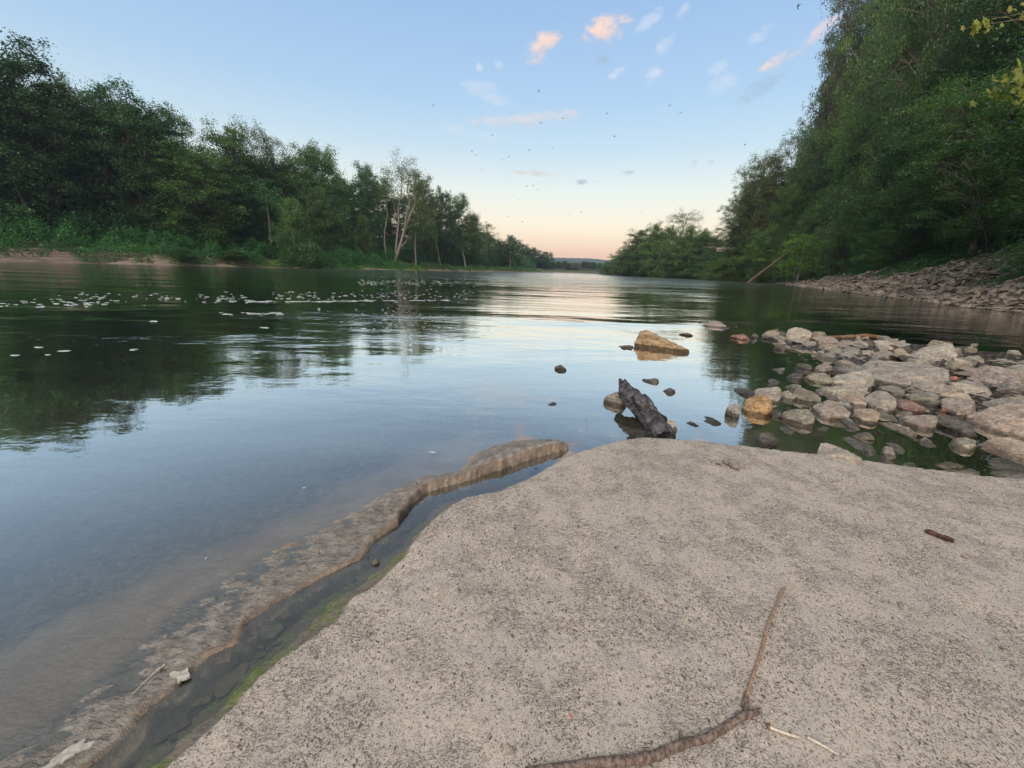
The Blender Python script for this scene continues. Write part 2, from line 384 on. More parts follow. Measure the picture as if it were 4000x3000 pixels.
    L = bpy.data.lights.new('fill_sun', 'SUN'); L.energy = 2.5; L.angle = R(35); L.color = (1, .93, .87)
    lo = bpy.data.objects.new('fill_sun', L); C.objects.link(lo)
    # added soft fill, high behind and left of the camera, brightens tops and foliage
    az = R(205); el = R(46); v = Vector((math.sin(az) * math.cos(el), math.cos(az) * math.cos(el), math.sin(el)))
    lo.rotation_euler = v.to_track_quat('Z', 'Y').to_euler()
    vs = scene.view_settings; vs.view_transform = 'Standard'; vs.look = 'None'; vs.exposure = 0.0; vs.gamma = 1.0
build_world()
cy = scene.cycles; cy.max_bounces = 6; cy.diffuse_bounces = 2; cy.glossy_bounces = 3; cy.transmission_bounces = 3
cy.transparent_max_bounces = 8; cy.volume_bounces = 0; cy.use_denoising = True; cy.sample_clamp_indirect = 4.0
cy.caustics_reflective = False; cy.caustics_refractive = False; cy.use_adaptive_sampling = True; cy.adaptive_threshold = .015
# ---------------------------------------------------------------- foreground relief: slab, mossy strip, runnel, ledge, drowned shelf
A_px = [(300, 3560), (450, 3250), (660, 3000), (777, 2875), (1013, 2658), (1100, 2560), (1157, 2532), (1302, 2423), (1380, 2330), (1447, 2297), (1573, 2170), (1640, 2080), (1700, 2025), (1760, 1975), (1808, 1945), (1953, 1917),
        (2080, 1862), (2197, 1790), (2260, 1765), (2333, 1745), (2423, 1721), (2514, 1709), (2676, 1718), (2893, 1740), (3074, 1763), (3255, 1781), (3436, 1808), (3617, 1830), (3797, 1853), (4000, 1872), (4400, 1915)]
A = P2(A_px, .045); A = A + [(16, A[-1][1] - .3), (16, -8), (-.6, -8), (-.45, -1), (-.4, .2)]
B = P2([(60, 3620), (270, 3250), (520, 3000), (670, 2860), (828, 2740), (978, 2590), (1120, 2465), (1236, 2355), (1350, 2280), (1465, 2200), (1578, 2124), (1646, 2043), (1718, 1962), (1808, 1938), (1917, 1917), (2043, 1872), (2134, 1826), (2197, 1781), (2240, 1768)], 0)
Cc = P2([(-150, 3560), (120, 3250), (390, 3000), (542, 2857), (723, 2676), (832, 2577), (958, 2523), (990, 2441), (1085, 2369), (1266, 2270), (1429, 2188), (1501, 2098), (1573, 2052), (1627, 1971), (1673, 1926), (1808, 1890), (1917, 1853), (2025, 1817), (2098, 1790), (2170, 1772), (2232, 1757)], 0)
Dd = P2([(-800, 3450), (-400, 3200), (0, 2880), (200, 2735), (440, 2550), (700, 2335), (970, 2185), (1190, 2080), (1395, 1985), (1545, 1897), (1650, 1858), (1790, 1844), (1826, 1781), (1917, 1736), (2025, 1718), (2134, 1715), (2200, 1728), (2232, 1750)], 0)
E = P2([(-1500, 3250), (-900, 2900), (-500, 2720), (0, 2503), (172, 2404), (325, 2327), (452, 2313), (542, 2241), (633, 2187), (777, 2142), (886, 2110), (985, 2060), (1085, 2006), (1103, 1984), (1220, 1965), (1311, 1907), (1374, 1862), (1500, 1816), (1705, 1723), (1788, 1700), (1850, 1665), (1920, 1688), (2010, 1706), (2120, 1708), (2215, 1735)], 0)
LEDGE = Cc + Dd[::-1]
SHELF = Cc + E[::-1]
BPOLY = B + P2(A_px[19:], 0) + [(16, 3), (16, -8), (-1.2, -8), (-1.0, -1)]
c5 = lambda L: P2(L, 0, .6329, 2600, 1200)
SPIT = c5([(585, 175), (700, 170), (905, 190), (1400, 240), (1950, 305), (2300, 350), (2900, 420), (3300, 700), (3000, 1000), (2400, 1010), (2100, 960), (1850, 960), (1780, 800), (1500, 740), (1300, 680), (1150, 620), (900, 560), (700, 540), (900, 440), (1000, 340), (800, 270), (650, 235)])
def terrain(x, y):
    sh = np.shape(x); x = np.ravel(x).astype(float); y = np.ravel(y).astype(float)
    n1 = noise2(x, y, 1.7, 3, 3); n2 = noise2(x, y, 9, 5, 3); n3 = noise2(x, y, 30, 9, 2); n4 = noise2(x * .8 + y * .5, y * 1.8 - x * .9, 14, 4, 3)
    n5 = noise2(x, y, 55, 12, 2); xj = x + n2 * .017 + n5 * .003; xj = xj + n3 * .006; yj = y + n3 * .012 + n2 * .012 - n5 * .004
    sA = sdf(xj, yj, A); sL = sdf(xj, yj, LEDGE); sS = sdf(x + n2 * .06 + n1 * .05, y + n2 * .07 + n3 * .03, SHELF); sB = sdf(xj, yj, BPOLY)
    dC, _, _ = seg_dist(xj, yj, Cc); dD, _, _ = seg_dist(xj, yj, Dd); dE, _, _ = seg_dist(x, y, E)
    sp = sdf(x + n1 * .2, y + n1 * .2, SPIT)
    # open bed
    shallow = sstep(.1, 1.6, x) * sstep(7.5, 4.5, y) * sstep(-.2, .6, y)
    z = -1.3 + shallow * 1.02 + n1 * .06
    z = np.maximum(z, -.28 + .05 * n2 - sstep(0, 2.2, -sp) * 1.1)
    z = np.where(x < .4, np.minimum(z, -.3 - sstep(0, -1.2, x) * .9), z)
    z = np.maximum(z, -.17 + sstep(-.35, .6, sp) * .16 + sstep(4.5, 9.5, x) * sstep(0, .8, sp) * .22 + n2 * .03)
    # shelf
    t = dD / (dD + dE + 1e-6)
    zs = -.010 - .045 * t + n1 * .012 + n2 * .008 + n4 * .006
    k = sstep(-.60, .06, sS)
    z = z + (zs - z) * k ** 1.4
    # ledge
    t = dC / (dC + dD + 1e-6)
    crest = .007 + .080 * sstep(1.25, 2.9, y)
    zl = crest * (1 - t) ** .7 + .003 - .012 * t + (n4 * .016 + n3 * .006 + n2 * .006) * (.5 + t * (1 - t) * 2) * (.4 + .6 * sstep(1.2, 2.4, y)) + n2 * .004
    z = np.where(sL > 0, np.maximum(zl, zs) * sstep(0, .034, sL) + (-.05) * (1 - sstep(0, .034, sL)) * (dC < dD) + zs * (1 - sstep(0, .034, sL)) * (dC >= dD), z)
    # runnel between ledge and strip
    inch = (sL <= 0) & (sS <= 0) & (sA < 0) & (dC < .55) & (y < 3.4) & (x < .42) & ((dC < .10) | (sB > -.16)) & (x > -3)
    zc = -.012 - np.minimum(np.minimum(dC * 1.2, np.maximum(-sB, 0) * .7), .05) + n2 * .007 + n3 * .004
    ch = inch & (sB <= 0)
    z = np.where(ch, zc, z)
    # near the runnel side of the slab
    t = np.clip(sB / (sB - sA + 1e-6), 0, 1)
    zt = -.022 + .055 * t + n2 * .006 + n3 * .003
    z = np.where((sB > 0) & (sA <= 0), zt, z)
    # slab
    za = .038 + .018 * sstep(0, .02, sA) + .025 * sstep(0, 2.5, sA) + n1 * .006 + n2 * .0022 + n3 * .0012
    z = np.where(sA > 0, za, z)
    # outer wall of the slab towards the river
    z = np.where((sA <= 0) & (sB <= 0) & (~ch) & (sS <= -.02), np.maximum(z, .03 - sstep(0, .12, -sA) * .25 - (-sA) * .35), z)
    r = lambda q: q.reshape(sh)
    return r(z), dict(spit=r(sp), sdA=r(sA), sdB=r(sB), sdL=r(sL), sdS=r(sS), dC=r(dC))
def axis(lo, hi, a, b, c=0.0):
    """graded coordinates growing away from c"""
    out = [c]; q = c
    while q < hi: q += a + b * abs(q - c); out.append(q)
    q = c
    while q > lo: q -= a + b * abs(q - c); out.insert(0, q)
    return np.array(out)
xs = axis(-8, 18, .0085, .0075, -.3); ys = axis(-6, 14, .0075, .0075, 1.1)
X, Y = np.meshgrid(xs, ys); Z, AT = terrain(X, Y)
idx = np.arange(X.size).reshape(X.shape)
Fq = np.stack([idx[:-1, :-1], idx[:-1, 1:], idx[1:, 1:], idx[1:, :-1]], -1).reshape(-1, 4)
sa = AT['sdA'].ravel()[Fq].mean(1)
MG = ground_material()
def submesh(name, mask, lbl):
    F = Fq[mask]; u, inv = np.unique(F, return_inverse=True)
    me = mesh_np(name, np.stack([X.ravel()[u], Y.ravel()[u], Z.ravel()[u]], 1), inv.reshape(-1, 4))
    for k, v in AT.items(): fattr(me, k, v.ravel()[u])
    return tag(link(name, me, MG), kind='structure')
submesh('concrete_slab', sa > 0, '')
submesh('riverbed', sa <= 0, '')

# ---------------------------------------------------------------- water
def wgrid():
    xs = axis(-420, 420, .03, .045, 0.0); ys = axis(-30, 700, .03, .04, 2.0)
    return np.meshgrid(xs, ys)
WX, WY = wgrid()
near = (np.abs(WX - 5) < 13) & (WY > -6) & (WY < 14)
D = np.full(WX.shape, 3.0)
zz, _ = terrain(WX[near], WY[near]); D[near] = -zz
# finite sampling of the bed just outside
dist = np.hypot(WX, WY)
rough = .55 + .5 * sstep(4, 12, dist) + .9 * sstep(20, 70, dist)
rough *= 1 - .6 * sstep(3.2, 1.2, WX * -.3 + WY) * 1.0
# glassy pool between slab and spit
rough *= 1 - .62 * np.exp(-(((WX - 2.0) / 2.6) ** 2 + ((WY - 4.6) / 2.2) ** 2))
# riffle running past the spit's tip and the broken bands down river
rough += 1.6 * np.exp(-((WY - (11.6 + .25 * np.maximum(WX - 4, 0) + .10 * np.abs(WX - 2))) / 1.0) ** 2) * sstep(-2, 3, WX) * sstep(15, 9, WX)
rough += 2.2 * np.exp(-((WY - 30 - .12 * (WX - 15)) / 7.5) ** 2) * sstep(6, 16, WX)
rough += 2.6 * np.exp(-((WY - 68 - .1 * WX) / 22) ** 2) * sstep(-52, -22, WX)
rough += 1.5 * np.exp(-((WX + 9 - (WY - 9) * .3) / 5.0) ** 2) * np.exp(-((WY - 9) / 5) ** 2)
wi = np.arange(WX.size).reshape(WX.shape)
Fw = np.stack([wi[:-1, :-1], wi[:-1, 1:], wi[1:, 1:], wi[1:, :-1]], -1).reshape(-1, 4)
# no sheet of water under the raised slab
keep = ~((D.ravel()[Fw] < -.03).all(1))
Fw = Fw[keep]
mw = mesh_np('water', np.stack([WX.ravel(), WY.ravel(), np.zeros(WX.size)], 1), Fw)
fattr(mw, 'depth', D); fattr(mw, 'dist', dist); fattr(mw, 'rough', rough)
tag(link('water', mw, water_material()), kind='structure')

# ---------------------------------------------------------------- banks (one loft round the river) and ground sheet
BK = [(-112, -40), (-104, 10), (-94, 38), (-80.3, 64), (-71.5, 76), (-64, 84), (-57.7, 92), (-50, 108), (-40.8, 130), (-30, 152), (-21.3, 170), (-10, 196), (0, 222), (12, 262), (22, 300), (34, 380), (48, 425), (66, 438), (84, 415), (88, 350), (78, 300), (76, 245), (83, 195), (86, 149), (78, 122), (67.6, 100), (54, 73), (42, 50), (36.5, 39), (32, 30.6), (27.6, 22), (24.5, 13), (23, 3), (22.5, -30)]
def resample(pts, step, it=2):
    p = [np.array(q, float) for q in pts]
    for _ in range(it):
        q = [p[0]]
        for a, b in zip(p[:-1], p[1:]): q += [a * .75 + b * .25, a * .25 + b * .75]
        q.append(p[-1]); p = q
    p = np.array(p); s = np.concatenate([[0], np.cumsum(np.linalg.norm(np.diff(p, axis=0), axis=1))])
    t = np.arange(0, s[-1], step); return np.stack([np.interp(t, s, p[:, 0]), np.interp(t, s, p[:, 1])], 1), t
BKC, BKS = resample(BK, 1.0)
BK_pts = [tuple(q) for q in BKC[::2]]
i_apex = int(np.argmax(BKC[:, 1]))
S_APEX = BKS[i_apex]
Yof = lambda s: np.interp(s, BKS, BKC[:, 1])
def prof(d, s):
    yy = Yof(s); right = sstep(S_APEX - 5, S_APEX + 40, s)
    cut = np.interp(yy, [30, 70, 95, 120, 170, 400], [2.3, 2.0, 1.6, .55, .5, .8])
    zl = np.where(d < 0, d * .25 - .05, 0) + (d >= 0) * (-.05 + np.interp(d, [0, 1.2, 2.6], [0, .18, 1]) * cut + np.clip(d - 2.6, 0, 10) * .2 + np.clip(d - 12, 0, 300) * .02 + np.clip(d - 22, 0, 60) * .14)
    k = np.interp(yy, [-40, 60, 100, 150, 440], [1, 1, .75, .45, .35])
    zr = np.where(d < 0, d * .3 - .05, 0) + (d >= 0) * (-.05 + np.interp(d, [0, 3, 11, 30, 80, 300], [0, 1.2, 5.0, 10, 17, 20]) * k)
    return zl * (1 - right) + zr * right, right
def bank_z(x, y):
    d, s, side = seg_dist(np.array([x]), np.array([y]), BK_pts)
    d = d * np.sign(side); z, _ = prof(d, s * BKS[-1] / SBK); return float(z[0])
SBK = sum(math.dist(a, b) for a, b in zip(BK_pts[:-1], BK_pts[1:]))
ds = np.concatenate([[-7, -4, -2, -1, -.4], np.arange(0, 4, .22), np.arange(4, 14, .6), [15, 17, 20, 24, 30, 38, 50, 70, 110, 170, 260]])
tan = np.gradient(BKC, axis=0); tan /= np.linalg.norm(tan, axis=1)[:, None]; nor = np.stack([-tan[:, 1], tan[:, 0]], 1)
ker = np.ones(9) / 9; nor = np.stack([np.convolve(np.pad(nor[:, k], 4, 'edge'), ker, 'valid') for k in (0, 1)], 1); nor /= np.linalg.norm(nor, axis=1)[:, None]
def bpt(s, d):
    """point at arclength s, d metres inland"""
    x = np.interp(s, BKS, BKC[:, 0]) + d * np.interp(s, BKS, nor[:, 0]); y = np.interp(s, BKS, BKC[:, 1]) + d * np.interp(s, BKS, nor[:, 1])
    z, r = prof(np.asarray(d, float), np.asarray(s, float)); return np.stack([x, y, z + 0 * x], -1), r
SS, DD = np.meshgrid(np.arange(0, BKS[-1], .8), ds, indexing='ij')
wob = noise2(SS, SS * 0, .12, 2, 4)
DDj = DD + np.where(np.abs(DD) < 12, wob * .8, 0)
BP, RT = bpt(SS, DDj)
zt, RT = prof(DD, SS)
amp = np.interp(DD, [-2, 0, 1, 3, 12, 40], [0, .03, .2, .3, .35, .5])
BP[..., 2] = zt + noise2(SS, DD * 1.0, .9, 6, 4) * amp + noise2(SS, DD, .2, 8, 2) * amp
def bank_surf(s, d):
    s = np.asarray(s, float); d = np.asarray(d, float); w = noise2(s, s * 0, .12, 2, 4); dj = d + np.where(np.abs(d) < 12, w * .8, 0)
    P, _ = bpt(s, dj); z, _ = prof(d, s); am = np.interp(d, [-2, 0, 1, 3, 12, 40], [0, .03, .2, .3, .35, .5])
    P[:, 2] = z + noise2(s, d, .9, 6, 4) * am + noise2(s, d, .2, 8, 2) * am; return P
bi = np.arange(SS.size).reshape(SS.shape)
Fb = np.stack([bi[:-1, :-1], bi[:-1, 1:], bi[1:, 1:], bi[1:, :-1]], -1).reshape(-1, 4)
mb = mesh_np('riverbank', BP.reshape(-1, 3), Fb[:, ::-1]); fattr(mb, 'rightness', RT); fattr(mb, 'inland', DD)
tag(link('riverbank', mb, soil_material()), kind='structure')
gs = np.array([(-690, -50, -2.6), (990, -50, -2.6), (990, 2050, -2.6), (-690, 2050, -2.6)])
tag(link('ground', mesh_np('ground', gs, [[0, 1, 2, 3]]), plain('ground_far', (.05, .06, .03), (.07, .07, .04), .02)), kind='structure')
# blue wooded ridge beyond the far bend
def ridge():
    xs = np.linspace(-400, 980, 200); V = []; nb = 9
    for i, x in enumerate(xs):
        top = 64 + 7 * float(noise2(np.array([x]), np.array([0.]), .004, 4, 2)[0]) - max(0, (x - 380)) * .012
        for j in range(nb):
            t = j / (nb - 1); zz_ = (top + 10) * math.sin(t * math.pi * .5) ** .8 - 10 if t < 1 else top
            V.append((x, 1750 + 260 * t, zz_))
    V = np.array(V); V[:, 2] += noise2(V[:, 0], V[:, 1], .05, 4, 3) * 1.8
    ii = np.arange(len(V)).reshape(len(xs), nb)
    F = np.stack([ii[:-1, :-1], ii[1:, :-1], ii[1:, 1:], ii[:-1, 1:]], -1).reshape(-1, 4)
    V2 = V.copy(); V2 = V2.reshape(len(xs), nb, 3)
    tag(link('hill', mesh_np('hill', V, F), plain('hill_woods', (.03, .05, .025), (.05, .07, .035), .03)), kind='structure')
ridge()
# ---------------------------------------------------------------- rocks
RM = dict(
    tan=rock_material('rock_tan', (.25, .19, .14), (.38, .31, .235)),
    pale=rock_material('rock_pale', (.29, .245, .19), (.44, .375, .295)),
    grey=rock_material('rock_grey', (.215, .185, .15), (.34, .295, .24)),
    pink=rock_material('rock_pink', (.25, .195, .15), (.39, .31, .25)),
    gold=rock_material('rock_gold', (.23, .13, .065), (.40, .275, .15)),
    olive=rock_material('rock_olive', (.175, .15, .11), (.30, .26, .195)),
    dark=rock_material('rock_dark', (0.069, 0.057, 0.048), (0.149, 0.127, 0.103)),
    red=rock_material('rock_red', (0.196, 0.098, 0.069), (0.322, 0.196, 0.149)),
    brick=rock_material('rock_brick', (0.402, 0.127, 0.057), (0.517, 0.207, 0.103)),
    wet=rock_material('rock_wet', (0.172, 0.149, 0.127), (0.310, 0.276, 0.236), wetline=.05),
    boulder=rock_material('rock_boulder', (0.265, 0.172, 0.092), (0.483, 0.345, 0.196), scale=4.0, wetline=.07, dark=.28))
def ground_z(px, py):
    z = 0.0
    for _ in range(4):
        q = on_z(px, py, z); z2 = float(terrain(np.array([q.x]), np.array([q.y]))[0][0]); z = .5 * z + .5 * max(z2, -.01)
    return max(z, -.01)
def hull_mesh(name, pts, size, seed, vox=26, a1=.035, a2=.012, facets=0):
    bm = bmesh.new()
    for p in pts: bm.verts.new(p)
    bmesh.ops.convex_hull(bm, input=bm.verts[:])
    bmesh.ops.delete(bm, geom=[v for v in bm.verts if not v.link_faces], context='VERTS')
    if facets:
        r_ = random.Random(int(seed * 10) + 3)
        for _ in range(facets):
            u = Vector((r_.gauss(0, 1), r_.gauss(0, 1), abs(r_.gauss(.35, .8)))).normalized(); c_ = sum((v.co for v in bm.verts), Vector()) / len(bm.verts)
            h_ = max((v.co - c_).dot(u) for v in bm.verts) * r_.uniform(.74, .93)
            bmesh.ops.bisect_plane(bm, geom=bm.verts[:] + bm.edges[:] + bm.faces[:], plane_co=c_ + u * h_, plane_no=u, clear_outer=True)
            co = [v.co.copy() for v in bm.verts]; bm.clear()
            for q_ in co: bm.verts.new(q_)
            bmesh.ops.convex_hull(bm, input=bm.verts[:]); bmesh.ops.delete(bm, geom=[v for v in bm.verts if not v.link_faces], context='VERTS')
    bmesh.ops.dissolve_limit(bm, angle_limit=R(13), verts=bm.verts[:], edges=bm.edges[:])
    bmesh.ops.recalc_face_normals(bm, faces=bm.faces[:])
    try: bmesh.ops.bevel(bm, geom=bm.edges[:], offset=size * .013, segments=1, profile=.6, affect='EDGES', clamp_overlap=True)
    except Exception: pass
    bmesh.ops.triangulate(bm, faces=bm.faces[:])
    tgt = size / (vox * .62)
    for _ in range(7):
        ed = [e for e in bm.edges if e.calc_length() > tgt * 1.35]
        if not ed: break
        bmesh.ops.subdivide_edges(bm, edges=ed, cuts=1); bmesh.ops.triangulate(bm, faces=[f for f in bm.faces if len(f.verts) > 3])
    bmesh.ops.remove_doubles(bm, verts=bm.verts[:], dist=tgt * .12)
    bmesh.ops.smooth_vert(bm, verts=bm.verts[:], factor=.12, use_axis_x=True, use_axis_y=True, use_axis_z=True)
    bmesh.ops.recalc_face_normals(bm, faces=bm.faces[:])
    m2 = bpy.data.meshes.new(name); bm.to_mesh(m2); bm.free()
    n = len(m2.vertices)
    V = np.empty(n * 3, np.float32); m2.vertices.foreach_get('co', V); V = V.reshape(-1, 3).astype(float)
    N = np.empty(n * 3, np.float32); m2.vertex_normals.foreach_get('vector', N); N = N.reshape(-1, 3)
    q = V / size
    d = fbm3(q, 2.2, 2, seed) * a1
    # chipped planes: step-like noise
    st = fbm3(q * np.array([1, 1, 2.6]), 3.0, 2, seed + 5); d += (np.round(st * 2.5) / 2.5 - st) * .022
    d += fbm3(q, 11, 3, seed + 9) * a2
    V = V + N * (d * size)[:, None]
    m2.vertices.foreach_set('co', V.astype(np.float32).ravel())
    m2.polygons.foreach_set('use_smooth', np.ones(len(m2.polygons), bool)); m2.set_sharp_from_angle(angle=R(30)); m2.update()
    return m2
_rs = [0]
def traced_rock(pts, mat, label, T=.7, cat='rock', name='rock', zb=None, drop=.12, group=None, s=.6329, ox=2600, oy=1200, crease=.5, vox=26, a1=.035):
    _rs[0] += 1; seed = _rs[0] * 3.7; rr = random.Random(_rs[0])
    P = [(ox + a * s, oy + b * s) for a, b in pts]
    ymax = max(p[1] for p in P); ymin = min(p[1] for p in P); xc = sum(p[0] for p in P) / len(P)
    xb = [p for p in P if p[1] == ymax][0]
    if zb is None: zb = ground_z(xc, ymax)
    P0 = on_z(xb[0], ymax, zb); n = Vector((P0.x, P0.y, 0)); d0 = n.length; n.normalize()
    xl = min(p[0] for p in P); xr = max(p[0] for p in P)
    Wd = (xr - xl) / FPX * d0 * math.cos(math.atan((xc - 2000) / 1594))
    # depth so that the top is not taller than ~.75 of its width
    Td = T * min(Wd, 1.6)
    def hit(px, py, d):
        v = ray(px, py); k = d / max(v.x * n.x + v.y * n.y, 1e-3); return Vector((v.x * k, v.y * k, CAMH + v.z * k))
    out = []
    for px, py in P:
        v = (ymax - py) / max(ymax - ymin, 1)
        q = hit(px, py, d0 + Td * v * (.85 + .3 * rr.random())); 
        # never sink under the resting plane
        if q.z < zb - .02: q = on_z(px, py, zb - .01)
        out.append(q)
        b = Vector((q.x, q.y, zb - drop * Wd)) + n * (.04 * Wd + .15 * Td * v); out.append(b * 1.0)
    for f in (.22, .42, .6, .8):
        px = xl + (xr - xl) * (f + rr.uniform(-.06, .06)); yy = [p for p in P]
        # local vertical extent of the outline at px
        ys_ = []
        for (ax, ay), (bx, by) in zip(P, P[1:] + P[:1]):
            if (ax - px) * (bx - px) <= 0 and ax != bx: ys_.append(ay + (by - ay) * (px - ax) / (bx - ax))
        if len(ys_) < 2: continue
        lo, hi = max(ys_), min(ys_); c = crease + rr.uniform(-.1, .1)
        py = lo + (hi - lo) * c; v = (ymax - py) / max(ymax - ymin, 1)
        vl = (ymax - lo) / max(ymax - ymin, 1)
        q = hit(px, py, d0 + Td * vl + .05 * Td); out.append(q)
        top = hit(px, lo + (hi - lo) * .97, d0 + Td * ((ymax - hi) / max(ymax - ymin, 1)) * 1.0); out.append(top)
        back = Vector((top.x, top.y, 0)) + n * (.18 * Td); back.z = zb - drop * Wd; out.append(back)
    ctr = sum(out, Vector()) / len(out); ctr.z = zb
    size = max(Wd, .05)
    me = hull_mesh(name, [p - ctr for p in out], size, seed, vox, a1, facets=7 if name == 'rock' else 0)
    o = link(name, me, RM[mat]); o.location = ctr
    return tag(o, label, cat, group)
K6 = dict(s=.40687, ox=2100, oy=1200)
boulder = traced_rock([(935, 345), (985, 225), (1060, 220), (1200, 280), (1460, 410), (1450, 455), (1250, 440), (1080, 412), (950, 375)], 'boulder', 'big tilted tan boulder with a straight sloping top, alone in the open water', T=.5, cat='boulder', name='boulder', zb=-.01, vox=44, a1=.012, crease=.75, **K6)
for pts, mat, lab in [
    ([(150, 580), (225, 545), (280, 590), (270, 612), (200, 618)], 'dark', 'small dark pointed rock alone in smooth water left of the big boulder'),
    ([(70, 950), (150, 905), (185, 925), (150, 952)], 'dark', 'tiny dark rock barely breaking the water near the end of the ledge'),
    ([(1000, 690), (1160, 680), (1172, 710), (1160, 750), (1080, 735)], 'wet', 'small flat wet rock between the big boulder and the driftwood log'),
    ([(1205, 800), (1270, 765), (1335, 808), (1290, 838), (1225, 832)], 'wet', 'small knobbly brown rock in the water right of the driftwood log'),
    ([(1350, 258), (1430, 238), (1500, 270), (1440, 284)], 'dark', 'low dark rock behind and right of the big boulder'),
    ([(757, 380), (800, 362), (850, 375), (930, 370), (925, 398), (820, 400)], 'dark', 'low dark crusty rock touching the left foot of the big boulder'),
    ([(1560, 185), (1680, 130), (1760, 135), (1815, 188), (1740, 202)], 'pink', 'brown domed rock farthest out, standing in the riffle'),
    ([(1700, 207), (1800, 192), (1865, 202), (1855, 220), (1740, 220)], 'dark', 'low dark slab in front of the brown domed rock in the riffle'),
    ([(1738, 238), (1765, 222), (1787, 242)], 'dark', 'tiny dark stone just in front of the low dark slab in the riffle'),
    ([(1885, 195), (1910, 178), (1932, 198)], 'dark', 'tiny dark stone right of the brown domed rock in the riffle'),
    ([(1530, 152), (1565, 135), (1582, 157)], 'dark', 'tiny dark stone left of the brown domed rock in the riffle'),
    ([(1825, 275), (1900, 268), (1975, 255), (2045, 312), (1950, 320)], 'red', 'flat brown rock with a small peak at the riffle, left of the stone spit'),
    ([(2045, 275), (2090, 245), (2135, 295), (2080, 307)], 'dark', 'small dark rock at the very tip of the stone spit'),
    ([(1175, 1085), (1220, 1070), (1280, 1075), (1320, 1110), (1362, 1185), (1330, 1212), (1270, 1207), (1200, 1160)], 'pale', 'pale rounded rock leaning against the lower end of the driftwood log'),
    ([(1520, 1055), (1620, 1050), (1720, 1065), (1772, 1105), (1740, 1142), (1640, 1128), (1520, 1092)], 'dark', 'flat dark oblong rock in the pool between log and stone spit'),
    ([(1410, 1108), (1470, 1090), (1562, 1142), (1520, 1160)], 'dark', 'small dark crumbly rock beside the flat dark oblong one in the pool'),
    ([(635, 872), (750, 800), (830, 820), (850, 950), (760, 962)], 'grey', 'pale wedge shaped rock behind the upper end of the driftwood log'),
    ([(1805, 950), (1880, 915), (1930, 915), (1952, 950), (1940, 1040), (1885, 1078), (1830, 1010)], 'wet', 'wet striped grey rock directly left of the golden rock')]:
    traced_rock(pts, mat, lab, T=.8, zb=-.008, **K6)
